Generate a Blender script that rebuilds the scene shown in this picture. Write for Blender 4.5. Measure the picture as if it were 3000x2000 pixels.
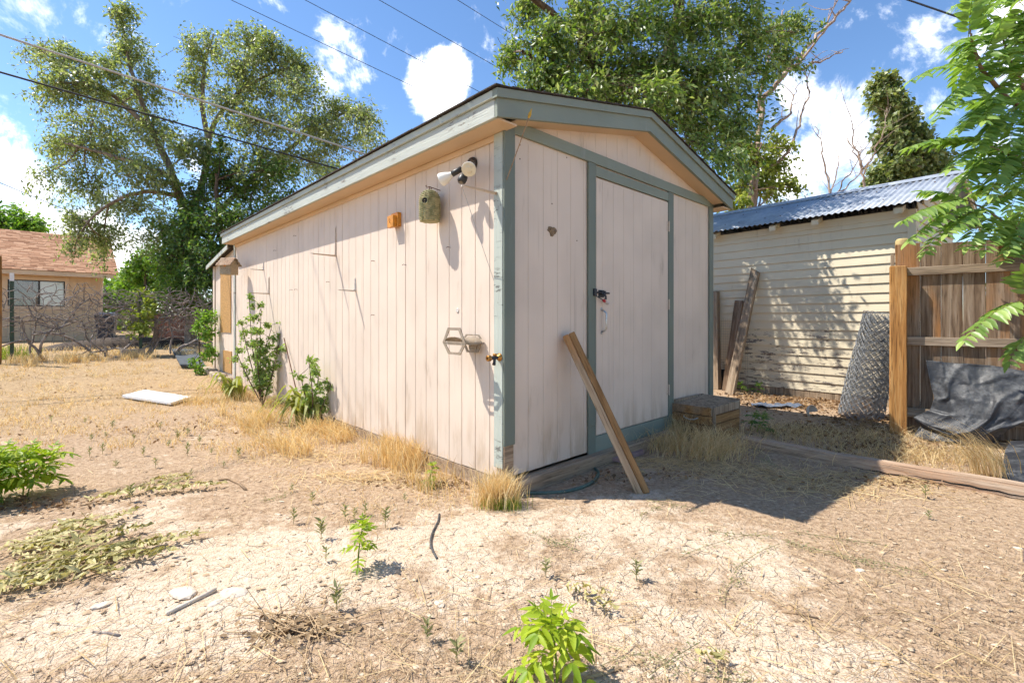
import bpy, bmesh, math, random
import numpy as np
from mathutils import Vector, Matrix, noise as mnoise

for _o in list(bpy.data.objects): bpy.data.objects.remove(_o, do_unlink=True)
SC = bpy.context.scene
COL = SC.collection
R = math.radians

# ---------------------------------------------------------------- camera
CAM_H = 1.13; FPX = 1394.0; HOR = 937.0
cam = bpy.data.cameras.new('camera'); camo = bpy.data.objects.new('camera', cam); COL.objects.link(camo)
camo.location = (0, 0, CAM_H); camo.rotation_euler = (R(90), 0, 0)
cam.sensor_width = 36; cam.lens = 36*FPX/3000.0
cam.shift_y = -(1000-HOR)/3000.0
cam.clip_start = 0.05; cam.clip_end = 2000
SC.camera = camo

# ---------------------------------------------------------------- light
SUN_TRAVEL = Vector((.377, -.033, -.55)).normalized()      # direction in which sunlight travels
sun = bpy.data.lights.new('sun', 'SUN'); suno = bpy.data.objects.new('sun', sun); COL.objects.link(suno)
sun.energy = 2.25; sun.angle = R(0.55); sun.color = (1.0, .945, .86)
suno.rotation_euler = SUN_TRAVEL.to_track_quat('-Z', 'Y').to_euler()
suno.location = (-8, 2, 14)
SUN_EL = math.asin(-SUN_TRAVEL.z)
SUN_AZ = math.atan2(-SUN_TRAVEL.x, -SUN_TRAVEL.y)          # from +Y, clockwise seen from above

# ---------------------------------------------------------------- sky
SKY_STRENGTH = .071
world = bpy.data.worlds.new('World'); SC.world = world; world.use_nodes = True
def build_world():
    nt = world.node_tree; nt.nodes.clear(); N = nt.nodes; L = nt.links
    out = N.new('ShaderNodeOutputWorld'); bg = N.new('ShaderNodeBackground')
    sky = N.new('ShaderNodeTexSky'); sky.sky_type = 'NISHITA'; sky.sun_disc = False
    sky.sun_elevation = SUN_EL; sky.sun_rotation = SUN_AZ
    sky.air_density = 1.0; sky.dust_density = .35; sky.ozone_density = 1.6; sky.altitude = 1400
    tc = N.new('ShaderNodeTexCoord')
    def math_(op, a, b=None, c=None, clamp=False):
        n = N.new('ShaderNodeMath'); n.operation = op; n.use_clamp = clamp
        for i, v in enumerate((a, b, c)):
            if v is None: continue
            if isinstance(v, (int, float)): n.inputs[i].default_value = v
            else: L.new(v, n.inputs[i])
        return n.outputs[0]
    d = tc.outputs['Generated']
    sep = N.new('ShaderNodeSeparateXYZ'); L.new(d, sep.inputs[0])
    z = math_('ADD', math_('MAXIMUM', sep.outputs[2], 0.0), .16)
    comb = N.new('ShaderNodeCombineXYZ')
    L.new(math_('DIVIDE', sep.outputs[0], z), comb.inputs[0]); L.new(math_('DIVIDE', sep.outputs[1], z), comb.inputs[1])
    n1 = N.new('ShaderNodeTexNoise'); n1.inputs['Scale'].default_value = 1.55; n1.inputs['Detail'].default_value = 6
    n1.inputs['Roughness'].default_value = .58; n1.inputs['Distortion'].default_value = .25
    L.new(comb.outputs[0], n1.inputs['Vector'])
    n2 = N.new('ShaderNodeTexNoise'); n2.inputs['Scale'].default_value = 9.0; n2.inputs['Detail'].default_value = 7
    n2.inputs['Roughness'].default_value = .66; n2.inputs['Distortion'].default_value = .3; L.new(d, n2.inputs['Vector'])
    nn = math_('SUBTRACT', n2.outputs[0], .5)
    # fair-weather clouds where they stand in the sky: direction, angular radius, weight
    def blob(px, py, rad, amp):
        v = Vector(((px-1500)/FPX, 1, (HOR-py)/FPX)).normalized()
        vm = N.new('ShaderNodeVectorMath'); vm.operation = 'DISTANCE'; L.new(d, vm.inputs[0]); vm.inputs[1].default_value = v
        q = math_('SUBTRACT', 1.0, math_('DIVIDE', vm.outputs['Value'], rad), clamp=True)
        return math_('MULTIPLY', q, amp)
    acc = None
    for b in BLOBS:
        o = blob(*b); acc = o if acc is None else math_('ADD', acc, o)
    base = math_('MULTIPLY_ADD', math_('SUBTRACT', n1.outputs[0], .635), 2.6, acc)
    low = math_('MULTIPLY', math_('SUBTRACT', .33, sep.outputs[2], clamp=True), 1.5)   # thicker towards the horizon
    m = math_('ADD', math_('ADD', base, low), math_('MULTIPLY', nn, 5.2))
    mr = N.new('ShaderNodeMapRange'); mr.interpolation_type = 'SMOOTHSTEP'; L.new(m, mr.inputs[0])
    mr.inputs[1].default_value = .08; mr.inputs[2].default_value = 1.35
    hs = N.new('ShaderNodeHueSaturation'); hs.inputs['Saturation'].default_value = 1.12; L.new(sky.outputs[0], hs.inputs['Color'])
    sc = N.new('ShaderNodeVectorMath'); sc.operation = 'SCALE'; L.new(hs.outputs[0], sc.inputs[0]); sc.inputs['Scale'].default_value = SKY_STRENGTH
    shade = math_('MULTIPLY_ADD', n2.outputs[0], .60, .36)
    cc = N.new('ShaderNodeCombineXYZ')
    L.new(shade, cc.inputs[0]); L.new(math_('MULTIPLY', shade, 1.0), cc.inputs[1]); L.new(math_('MULTIPLY', shade, 1.02), cc.inputs[2])
    mix = N.new('ShaderNodeMix'); mix.data_type = 'RGBA'
    L.new(mr.outputs[0], mix.inputs['Factor']); L.new(sc.outputs[0], mix.inputs['A']); L.new(cc.outputs[0], mix.inputs['B'])
    L.new(mix.outputs['Result'], bg.inputs['Color']); bg.inputs['Strength'].default_value = 1.0
    L.new(bg.outputs[0], out.inputs[0])
BLOBS = [(1288, 262, .074, 3.4), (1322, 195, .046, 2.4), (1055, 205, .11, 1.0), (110, 10, .08, 1.8),
         (60, 670, .2, .9), (330, 720, .16, .9), (80, 520, .12, .5), (2670, 90, .17, .55), (2480, 270, .14, .4), (2400, 540, .19, 1.5), (2900, 330, .16, .6)]
build_world()
vs = SC.view_settings
vs.view_transform = 'Standard'; vs.look = 'None'; vs.gamma = 1.0; vs.use_curve_mapping = False
vs.exposure = 1.8
cy = SC.cycles if hasattr(SC, 'cycles') else None
SC.render.engine = 'CYCLES'
SC.cycles.use_denoising = True
try:
    SC.cycles.denoiser = 'OPENIMAGEDENOISE'; SC.cycles.denoising_input_passes = 'RGB_ALBEDO_NORMAL'
except Exception: pass
SC.cycles.max_bounces = 8; SC.cycles.diffuse_bounces = 5; SC.cycles.glossy_bounces = 2
SC.cycles.transmission_bounces = 6; SC.cycles.transparent_max_bounces = 8
SC.cycles.sample_clamp_indirect = 6.0; SC.cycles.caustics_reflective = False; SC.cycles.caustics_refractive = False
SC.cycles.use_adaptive_sampling = True; SC.cycles.adaptive_threshold = .02; SC.cycles.adaptive_min_samples = 16
world.cycles.sampling_method = 'MANUAL'; world.cycles.sample_map_resolution = 512

# ================================================================ helpers
rng = np.random.default_rng(7)
random.seed(7)
dR = Vector((.7235, .690, 0)).normalized()        # along the shed's door wall, to the right
dL = Vector((-dR.y, dR.x, 0))                      # along the shed's long wall, away from the camera
C0 = Vector((-.061, 3.098, 0))                     # foot of the near corner
ANG = math.atan2(dR.y, dR.x)

def W(px, py, D): return Vector(((px-1500)/FPX*D, D, CAM_H + (HOR-py)/FPX*D))
def shed(s, t, z=0.0): return C0 + dR*s + dL*t + Vector((0, 0, z))
def ray(px, py): return Vector(((px-1500)/FPX, 1, (HOR-py)/FPX))
def on_left(px, py, off=0.0):                      # pixel -> (s, t, z) on the long wall, off metres proud of it
    d = ray(px, py); o = Vector((0, 0, CAM_H)); n = -dR; p = C0 + n*off
    k = (p-o).dot(n)/d.dot(n); q = o + d*k; e = q - C0
    return Vector((e.dot(dR), e.dot(dL), q.z))
def on_front(px, py, off=0.0):
    d = ray(px, py); o = Vector((0, 0, CAM_H)); n = -dL; p = C0 + n*off
    k = (p-o).dot(n)/d.dot(n); q = o + d*k; e = q - C0
    return Vector((e.dot(dR), e.dot(dL), q.z))
def sstep(a, b, x):
    t = np.clip((x-a)/(b-a), 0, 1); return t*t*(3-2*t)
def _hash(ix, iy, seed):
    h = (ix*374761393 + iy*668265263 + seed*1442695041) & 0xffffffff
    h = ((h ^ (h >> 13))*1274126177) & 0xffffffff
    return ((h ^ (h >> 16)) & 0xffff)/65535.0
def vnoise(x, y, seed=0):
    x = np.asarray(x, float); y = np.asarray(y, float)
    ix = np.floor(x).astype(np.int64); iy = np.floor(y).astype(np.int64); fx = x-ix; fy = y-iy
    u = fx*fx*(3-2*fx); v = fy*fy*(3-2*fy)
    a = _hash(ix, iy, seed); b = _hash(ix+1, iy, seed); c = _hash(ix, iy+1, seed); d = _hash(ix+1, iy+1, seed)
    return (a*(1-u)+b*u)*(1-v) + (c*(1-u)+d*u)*v
def fbm(x, y, oct=4, seed=0):
    s = 0; a = .5; f = 1.0
    for i in range(oct):
        s = s + a*vnoise(np.asarray(x)*f, np.asarray(y)*f, seed+i*17); a *= .5; f *= 2.03
    return s
def ground_z(x, y):
    x = np.asarray(x, float); y = np.asarray(y, float)
    u = x*dL.x + y*dL.y
    far = np.clip(np.hypot(x, y)-40, 0, None)
    return .38*sstep(6.0, 14.5, u) + .045*(fbm(x*.55+3, y*.55, 3, 5)-.44) + .02*(fbm(x*2.7, y*2.7, 3, 9)-.44) - far*.0
def gz(x, y): return float(ground_z(x, y))
def G(px, py, lift=0.0):                           # pixel -> point on the ground
    d = ray(px, py); z = 0.0
    for i in range(12):
        k = (z - CAM_H)/d.z if d.z < -1e-4 else 60
        k = min(k, 60); z = .5*z + .5*gz(d.x*k, d.y*k)
    return Vector((d.x*k, d.y*k, z+lift))

# ---------------------------------------------------------------- mesh building
class MB:
    def __init__(self): self.v = []; self.f = []
    def add(self, vs, fs):
        o = len(self.v); self.v += [tuple(p) for p in vs]; self.f += [tuple(i+o for i in f) for f in fs]; return self
    def box(self, x0, x1, y0, y1, z0, z1, M=None):
        vs = [Vector(p) for p in ((x0,y0,z0),(x1,y0,z0),(x1,y1,z0),(x0,y1,z0),(x0,y0,z1),(x1,y0,z1),(x1,y1,z1),(x0,y1,z1))]
        if M is not None: vs = [M @ p for p in vs]
        return self.add(vs, [(0,3,2,1),(4,5,6,7),(0,1,5,4),(1,2,6,5),(2,3,7,6),(3,0,4,7)])
    def bbox(self, x0, x1, y0, y1, z0, z1, b=.004, M=None, seg=1):
        bm = bmesh.new(); t = bmesh.ops.create_cube(bm, size=1.0)
        for q in bm.verts: q.co = Vector(((x0+x1)/2 + q.co.x*(x1-x0), (y0+y1)/2 + q.co.y*(y1-y0), (z0+z1)/2 + q.co.z*(z1-z0)))
        bmesh.ops.bevel(bm, geom=list(bm.edges), offset=b, segments=seg, affect='EDGES', profile=.5)
        bm.verts.index_update()
        vs = [q.co.copy() if M is None else M @ q.co for q in bm.verts]; fs = [[w.index for w in f.verts] for f in bm.faces]
        bm.free(); return self.add(vs, fs)
    def prism(self, poly, a, b, axis='y', M=None):       # poly in the two other axes, extruded from a to b along axis
        n = len(poly); vs = []
        for h in (a, b):
            for (p, q) in poly:
                vs.append({'y': Vector((p, h, q)), 'x': Vector((h, p, q)), 'z': Vector((p, q, h))}[axis])
        if M is not None: vs = [M @ p for p in vs]
        fs = [tuple(range(n))[::-1], tuple(range(n, 2*n))] + [(i, (i+1) % n, n+(i+1) % n, n+i) for i in range(n)]
        return self.add(vs, fs)
    def tube(self, pts, rad, n=6, cap=True):
        pts = [Vector(p) for p in pts]; m = len(pts)
        if not hasattr(rad, '__len__'): rad = [rad]*m
        up = None; o = len(self.v); vs = []
        for i, p in enumerate(pts):
            t = (pts[min(i+1, m-1)] - pts[max(i-1, 0)])
            t = t.normalized() if t.length > 1e-9 else Vector((0, 0, 1))
            if up is None:
                up = t.orthogonal().normalized()
            else:
                up = up - t*up.dot(t); up = up.normalized() if up.length > 1e-6 else t.orthogonal().normalized()
            w = t.cross(up)
            for k in range(n):
                a = 2*math.pi*k/n; vs.append(p + (up*math.cos(a) + w*math.sin(a))*rad[i])
        fs = [(i*n+k, i*n+(k+1) % n, (i+1)*n+(k+1) % n, (i+1)*n+k) for i in range(m-1) for k in range(n)]
        if cap: fs += [tuple(range(n))[::-1], tuple(range((m-1)*n, m*n))]
        return self.add(vs, fs)
    def lathe(self, prof, n=20, M=None, cap=True):        # prof [(r,z)...] about local z
        vs = []; m = len(prof)
        for (r, z) in prof:
            for k in range(n):
                a = 2*math.pi*k/n; vs.append(Vector((r*math.cos(a), r*math.sin(a), z)))
        if M is not None: vs = [M @ p for p in vs]
        fs = [(i*n+k, i*n+(k+1) % n, (i+1)*n+(k+1) % n, (i+1)*n+k) for i in range(m-1) for k in range(n)]
        if cap: fs += [tuple(range(n))[::-1], tuple(range((m-1)*n, m*n))]
        return self.add(vs, fs)
    def build(self, name, mat, parent=None, smooth=False, loc=None, rotz=None):
        me = bpy.data.meshes.new(name); me.from_pydata([tuple(p) for p in self.v], [], self.f); me.update()
        return obj(name, me, mat, parent, smooth, loc, rotz)
def obj(name, me, mat, parent=None, smooth=False, loc=None, rotz=None):
    o = bpy.data.objects.new(name, me); COL.objects.link(o)
    if mat is not None and len(me.materials) == 0: me.materials.append(mat)
    if smooth: me.polygons.foreach_set('use_smooth', [True]*len(me.polygons))
    if parent is not None: o.parent = parent
    if loc is not None: o.location = loc
    if rotz is not None: o.rotation_euler = (0, 0, rotz)
    return o
def tag(o, label=None, cat=None, group=None, kind=None):
    if label: o['label'] = label
    if cat: o['category'] = cat
    if group: o['group'] = group
    if kind: o['kind'] = kind
    return o
def thing(name, label, cat, loc=(0, 0, 0), rotz=0.0, group=None, rot=None):
    o = bpy.data.objects.new(name, None); COL.objects.link(o); o.location = loc; o.empty_display_size = .1
    o.rotation_euler = rot if rot is not None else (0, 0, rotz)
    return tag(o, label, cat, group)
def fast_mesh(name, V, F):
    V = np.asarray(V, np.float32); F = np.asarray(F, np.int32); k = F.shape[1]
    me = bpy.data.meshes.new(name); me.vertices.add(len(V)); me.vertices.foreach_set('co', V.ravel())
    me.loops.add(F.size); me.loops.foreach_set('vertex_index', F.ravel())
    me.polygons.add(len(F)); me.polygons.foreach_set('loop_start', np.arange(0, F.size, k, dtype=np.int32))
    me.update(calc_edges=True); return me
def unit(a): return a/np.maximum(np.linalg.norm(a, axis=-1, keepdims=True), 1e-9)
LEAF_V = np.array([(0,0,0),(.42,.5,.10),(1,0,0),(.42,-.5,.10)]); LEAF_F = np.array([(0,2,1),(0,3,2)])
LEAF6_V = np.array([(0,0,0),(.28,.42,.10),(.62,.36,.06),(1,0,-.10),(.62,-.36,.06),(.28,-.42,.10),(.45,0,0)])
LEAF6_F = np.array([(0,6,1),(1,6,2),(2,6,3),(3,6,4),(4,6,5),(5,6,0)])
LANCE_V = np.array([(0,0,0),(.15,.36,.07),(.42,.42,.07),(.75,.24,.0),(1,0,-.10),(.75,-.24,.0),(.42,-.42,.07),(.15,-.36,.07),(.45,0,-.01)])
LANCE_F = np.array([(0,8,1),(1,8,2),(2,8,3),(3,8,4),(4,8,5),(5,8,6),(6,8,7),(7,8,0)])
def leaves(P, X, Z, Ln, Wd, tv=LEAF_V, tf=LEAF_F):
    """leaf blades: P origin, X direction, Z rough normal, Ln length, Wd width -> V, F"""
    P = np.asarray(P, float); X = unit(np.asarray(X, float)); Y = unit(np.cross(Z, X)); Zz = np.cross(X, Y)
    Ln = np.broadcast_to(Ln, len(P)); Wd = np.broadcast_to(Wd, len(P))
    V = P[:, None, :] + (X*Ln[:, None])[:, None, :]*tv[None, :, 0:1] + (Y*Wd[:, None])[:, None, :]*tv[None, :, 1:2] + (Zz*Wd[:, None])[:, None, :]*tv[None, :, 2:3]*1.6
    n = tv.shape[0]; F = tf[None] + (np.arange(len(P))*n)[:, None, None]
    return V.reshape(-1, 3), F.reshape(-1, tf.shape[1])
def tubes(paths, sides=3):
    """many thin tubes: list of (pts (m,3), radii (m,)) -> V, F quads"""
    Vs = []; Fs = []; o = 0
    ang = np.arange(sides)*2*np.pi/sides; ca = np.cos(ang); sa = np.sin(ang)
    for pts, rad in paths:
        pts = np.asarray(pts, float); m = len(pts)
        t = unit(np.gradient(pts, axis=0)); ref = np.array((.31, .17, .93)) if abs(t[0][2]) < .9 else np.array((.9, .3, .1))
        u = unit(np.cross(t, ref)); w = np.cross(t, u)
        rad = np.broadcast_to(rad, m)
        V = pts[:, None, :] + rad[:, None, None]*(u[:, None, :]*ca[None, :, None] + w[:, None, :]*sa[None, :, None])
        i = np.arange(m-1)[:, None]*sides; k = np.arange(sides)[None]; k2 = (k+1) % sides
        F = np.stack([i+k, i+k2, i+sides+k2, i+sides+k], -1).reshape(-1, 4)
        Vs.append(V.reshape(-1, 3)); Fs.append(F+o); o += m*sides
    return np.concatenate(Vs), np.concatenate(Fs)
def bez(a, b, c, n):
    t = np.linspace(0, 1, n)[:, None]; a, b, c = (np.asarray(q, float) for q in (a, b, c))
    return a*(1-t)**2 + 2*b*t*(1-t) + c*t**2
def frame(p, x, z):                                # matrix with local x and z axes
    x = Vector(x).normalized(); z = Vector(z); y = z.cross(x).normalized(); z = x.cross(y)
    return Matrix(((x.x, y.x, z.x, p[0]), (x.y, y.y, z.y, p[1]), (x.z, y.z, z.z, p[2]), (0, 0, 0, 1)))

# ---------------------------------------------------------------- materials
class NT:
    def __init__(self, name):
        self.m = bpy.data.materials.new(name); self.m.use_nodes = True; self.nt = self.m.node_tree
        self.N = self.nt.nodes; self.L = self.nt.links; self.N.clear()
        self.out = self.N.new('ShaderNodeOutputMaterial')
    def node(self, t, **k):
        n = self.N.new(t)
        for a, v in k.items(): setattr(n, a, v)
        return n
    def put(self, sock, v):
        if v is None: return
        if isinstance(v, bpy.types.NodeSocket): self.L.new(v, sock)
        else: sock.default_value = v if not (isinstance(v, tuple) and len(v) == 3 and sock.type == 'RGBA') else (*v, 1)
    def coord(self, kind='pos', scale=(1, 1, 1), jitter=False):
        if kind == 'pos': s = self.node('ShaderNodeNewGeometry').outputs['Position']
        else: s = self.node('ShaderNodeTexCoord').outputs['Object']
        if jitter:
            r = self.node('ShaderNodeObjectInfo').outputs['Random']
            a = self.node('ShaderNodeVectorMath', operation='MULTIPLY_ADD'); c = self.node('ShaderNodeCombineXYZ')
            for i in range(3): self.L.new(r, c.inputs[i])
            self.L.new(c.outputs[0], a.inputs[0]); a.inputs[1].default_value = (17.3, 31.7, 11.9); self.L.new(s, a.inputs[2]); s = a.outputs[0]
        v = self.node('ShaderNodeVectorMath', operation='MULTIPLY'); self.L.new(s, v.inputs[0]); v.inputs[1].default_value = scale
        return v.outputs[0]
    def noise(self, vec, scale=1, detail=4, rough=.55, dist=0.0):
        n = self.node('ShaderNodeTexNoise'); self.L.new(vec, n.inputs['Vector'])
        n.inputs['Scale'].default_value = scale; n.inputs['Detail'].default_value = detail
        n.inputs['Roughness'].default_value = rough; n.inputs['Distortion'].default_value = dist
        return n.outputs[0]
    def voro(self, vec, scale=1, feature='DISTANCE_TO_EDGE', rnd=1.0):
        n = self.node('ShaderNodeTexVoronoi', feature=feature); self.L.new(vec, n.inputs['Vector']); n.inputs['Scale'].default_value = scale
        n.inputs['Randomness'].default_value = rnd
        return n.outputs['Distance'] if feature != 'F1c' else n.outputs['Color']
    def ramp(self, fac, stops, interp='LINEAR'):
        n = self.node('ShaderNodeValToRGB'); n.color_ramp.interpolation = interp; self.put(n.inputs[0], fac)
        e = n.color_ramp.elements
        while len(e) > 1: e.remove(e[-1])
        for i, (p, c) in enumerate(stops):
            q = e[0] if i == 0 else e.new(p)
            q.position = p; q.color = (*c, 1) if len(c) == 3 else c
        return n.outputs[0]
    def mrange(self, v, a, b, c=0.0, d=1.0, smooth=True):
        n = self.node('ShaderNodeMapRange'); n.interpolation_type = 'SMOOTHSTEP' if smooth else 'LINEAR'
        self.put(n.inputs[0], v); n.inputs[1].default_value = a; n.inputs[2].default_value = b; n.inputs[3].default_value = c; n.inputs[4].default_value = d
        return n.outputs[0]
    def mix(self, f, a, b, blend='MIX'):
        n = self.node('ShaderNodeMix', data_type='RGBA', blend_type=blend)
        self.put(n.inputs['Factor'], f); self.put(n.inputs['A'], a); self.put(n.inputs['B'], b); return n.outputs['Result']
    def math(self, op, a, b=None, c=None, clamp=False):
        n = self.node('ShaderNodeMath', operation=op, use_clamp=clamp)
        for i, v in enumerate((a, b, c)): self.put(n.inputs[i], v)
        return n.outputs[0]
    def bump(self, h, strength=.5, dist=.01, nrm=None):
        n = self.node('ShaderNodeBump'); n.inputs['Strength'].default_value = strength; n.inputs['Distance'].default_value = dist
        self.put(n.inputs['Height'], h)
        if nrm is not None: self.L.new(nrm, n.inputs['Normal'])
        return n.outputs[0]
    def bsdf(self, color, rough=.7, metal=0.0, nrm=None, spec=.35, **k):
        n = self.node('ShaderNodeBsdfPrincipled'); self.put(n.inputs['Base Color'], color); self.put(n.inputs['Roughness'], rough)
        self.put(n.inputs['Metallic'], metal); n.inputs['Specular IOR Level'].default_value = spec
        if nrm is not None: self.L.new(nrm, n.inputs['Normal'])
        for a, v in k.items(): self.put(n.inputs[a.replace('_', ' ')], v)
        return n.outputs[0]
    def done(self, shader): self.L.new(shader, self.out.inputs[0]); return self.m
MAT = {}
def paint(name, col, dirt=(.30, .22, .14), amount=.35, grain=(55, 55, 2.2), bump=.35, rough=.62, peel=None, peel_amt=.0, streak=0.0):
    t = NT(name); p = t.coord('pos')
    g = t.noise(t.coord('pos', grain), 1.0, 3, .6)
    big = t.noise(p, 2.1, 2, .6); fine = t.noise(t.coord('pos', (11, 11, 2.2)), 1, 4, .65)
    c = t.mix(t.mrange(big, .3, .75), col, tuple(x*.90 for x in col))
    st = t.math('MULTIPLY', t.mrange(fine, .55, .76), t.mrange(big, .46, .68))
    c = t.mix(t.math('MULTIPLY', st, amount), c, dirt)
    if streak:
        sk = t.mrange(t.noise(t.coord('pos', (16, 16, .55)), 1, 3, .6), .62, .76); c = t.mix(t.math('MULTIPLY', sk, streak), c, dirt)
        zz = t.node('ShaderNodeSeparateXYZ'); t.L.new(p, zz.inputs[0])
        mud = t.math('MULTIPLY', t.mrange(fine, .42, .62), t.mrange(zz.outputs[2], .12, .62, 1, 0)); c = t.mix(t.math('MULTIPLY', mud, .55), c, (.42, .30, .19))
    if peel is not None:
        pe = t.math('MULTIPLY', t.mrange(t.noise(t.coord('pos', (7, 7, 30)), 1, 4, .7), .55, .60), t.mrange(big, .5-peel_amt, .62-peel_amt))
        c = t.mix(pe, c, peel)
    MAT[name] = t.done(t.bsdf(c, rough, 0, t.bump(g, bump, .004)))
def wood(name, cols, axis='z', rough=.85, scale=1.0, bump=.6, knots=True, stain=None, stain_amt=.5):
    """weathered timber; grain along the object's own axis"""
    t = NT(name); k = 26*scale; s = {'x': (1.3*scale, k, k), 'y': (k, 1.3*scale, k), 'z': (k, k, 1.3*scale)}[axis]
    v = t.coord('obj', s, True); g = t.noise(v, 1.0, 4, .62, .6)
    v2 = t.coord('obj', tuple(x*.12*(1 if x > 5 else 6) for x in s), True); b = t.noise(v2, 1.0, 2, .6, .4)
    c = t.ramp(g, [(.28, cols[0]), (.5, cols[1]), (.74, cols[2])])
    if stain is not None: c = t.mix(t.math('MULTIPLY', t.mrange(b, .5, .66), stain_amt), c, stain)
    fine = t.noise(t.coord('obj', tuple(x*5 for x in s), True), 1.0, 2, .5)
    c = t.mix(t.mrange(fine, .52, .72, 0, .55), c, tuple(q*.45 for q in cols[0]))
    MAT[name] = t.done(t.bsdf(c, rough, 0, t.bump(t.math('ADD', g, t.math('MULTIPLY', fine, .6)), bump, .006), .2))
def leafmat(name, stops, trans=.35, rough=.5, tint=(1.15, 1.2, .55), spec=.35, gain=1.0):
    stops = [(p_, tuple(min(q*gain, .9) for q in c_)) for p_, c_ in stops]
    t = NT(name); r = t.node('ShaderNodeNewGeometry').outputs['Random Per Island']
    big = t.noise(t.coord('pos'), .9, 1, .6)
    f = t.math('ADD', t.math('MULTIPLY', r, .7), t.math('MULTIPLY', big, .4))
    c = t.ramp(f, stops)
    a = t.bsdf(c, rough, 0, None, spec)
    tr = t.node('ShaderNodeBsdfTranslucent'); t.L.new(t.mix(1.0, c, tint, 'MULTIPLY'), tr.inputs[0])
    m = t.node('ShaderNodeMixShader'); m.inputs[0].default_value = trans; t.L.new(a, m.inputs[1]); t.L.new(tr.outputs[0], m.inputs[2])
    MAT[name] = t.done(m.outputs[0])
def plain(name, col, rough=.6, metal=0.0, spec=.4, vary=.15, scale=14, bump=0.0, dirt=None):
    t = NT(name); n = t.noise(t.coord('pos'), scale, 3, .6)
    c = t.mix(t.mrange(n, .3, .72), col, tuple(x*(1-vary) for x in col))
    if dirt is not None: c = t.mix(t.mrange(t.noise(t.coord('pos'), scale*2.3, 3, .65), .54, .7, 0, .7), c, dirt)
    MAT[name] = t.done(t.bsdf(c, rough, metal, t.bump(n, bump, .004) if bump else None, spec))

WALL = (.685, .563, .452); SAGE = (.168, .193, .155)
paint('wall_paint', WALL, amount=.5, streak=.30)
paint('wall_stained', WALL, amount=1.0, streak=.9)
paint('soffit_paint', (.64, .46, .29), amount=.3, grain=(30, 30, 30), bump=.15)
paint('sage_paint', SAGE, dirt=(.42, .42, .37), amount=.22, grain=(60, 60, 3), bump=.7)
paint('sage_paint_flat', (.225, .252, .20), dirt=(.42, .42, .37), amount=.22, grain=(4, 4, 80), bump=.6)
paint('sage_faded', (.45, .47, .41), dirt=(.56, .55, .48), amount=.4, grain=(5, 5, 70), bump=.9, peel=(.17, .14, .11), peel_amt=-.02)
paint('sage_weathered', (.44, .475, .41), dirt=(.46, .48, .43), amount=.5, grain=(55, 55, 4), bump=1.0, peel=(.15, .15, .13), peel_amt=-.04)  # sage trim paint weathered pale, for corner board and eave trim
paint('cream_paint', (.69, .595, .42), dirt=(.28, .2, .12), amount=.45, grain=(4, 4, 60), bump=.4)
paint('cream_peeling', (.67, .58, .41), dirt=(.26, .2, .13), amount=.6, grain=(4, 4, 60), bump=.6, peel=(.17, .14, .115), peel_amt=.10)
paint('cream_bare', (.62, .54, .39), dirt=(.2, .17, .13), amount=.6, grain=(4, 4, 60), bump=.8, peel=(.165, .14, .12), peel_amt=.24)
paint('house_paint', (.66, .46, .285), amount=.15, bump=.2)
paint('house_trim', (.70, .51, .34), amount=.1, bump=.15)
wood('grey_wood', [(.12, .085, .055), (.31, .23, .155), (.46, .37, .27)])
wood('fence_wood', [(.075, .045, .027), (.21, .145, .095), (.34, .27, .20)], stain=(.40, .17, .045), stain_amt=.55)
wood('fence_rail', [(.13, .095, .065), (.29, .22, .155), (.42, .34, .26)], axis='x')
wood('orange_post', [(.16, .07, .022), (.42, .20, .06), (.55, .34, .14)], stain=(.25, .17, .10), stain_amt=.7)
wood('beam_dark', [(.10, .05, .018), (.28, .15, .06), (.42, .25, .11)], stain=(.14, .075, .03), stain_amt=.6)
wood('beam_wood', [(.15, .09, .05), (.38, .26, .155), (.54, .42, .29)], stain=(.46, .21, .06), stain_amt=.75)
wood('timber_wood', [(.19, .125, .075), (.40, .28, .19), (.55, .44, .33)], axis='x', stain=(.42, .23, .13), stain_amt=.4)
wood('sill_wood', [(.16, .11, .07), (.36, .26, .17), (.50, .40, .29)], axis='x')
wood('box_wood', [(.10, .055, .022), (.30, .165, .065), (.42, .26, .12)], axis='x', stain=(.22, .17, .12), stain_amt=.6)
wood('red_fence_wood', [(.10, .04, .025), (.24, .10, .06), (.33, .17, .11)])
wood('bark', [(.045, .03, .02), (.13, .09, .06), (.24, .18, .13)], scale=.5, bump=1.0)
wood('elm_bark', [(.09, .065, .045), (.22, .17, .125), (.36, .30, .24)], scale=.5, bump=1.0)
wood('dead_bark', [(.16, .10, .065), (.36, .26, .19), (.52, .42, .34)], scale=.6, bump=.8)
wood('vine_bark', [(.13, .10, .085), (.27, .225, .195), (.42, .37, .33)], scale=.6)
plain('osb', (.52, .29, .095), .8, vary=.45, scale=45, bump=.4)
plain('shingle', (.38, .20, .11), .95, vary=.45, scale=9, bump=.3)
plain('shingle_grey', (.07, .055, .045), .95, vary=.5, scale=20, bump=.3)
plain('black_plastic_part', (.035, .033, .03), .45, vary=.3, scale=60, dirt=(.12, .11, .095))
plain('white_bulb', (.78, .76, .68), .25, spec=.5, vary=.06)
plain('lens', (.70, .62, .44), .18, spec=.5, vary=.1)
plain('bracket_white', (.62, .58, .53), .45, vary=.12, scale=25, dirt=(.36, .27, .18))
plain('bracket_tan', (.56, .46, .36), .45, vary=.12, scale=25, dirt=(.36, .25, .15))
plain('taupe_plastic', (.30, .235, .165), .5, vary=.15, scale=20, dirt=(.5, .45, .38))
plain('brass', (.48, .24, .07), .38, 1.0, vary=.3, scale=60)
plain('dark_metal', (.06, .06, .065), .5, .6, vary=.3, scale=50)
plain('rust', (.14, .06, .03), .9, vary=.4, scale=60)
plain('chrome', (.55, .56, .56), .3, .9, vary=.25, scale=60)
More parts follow.
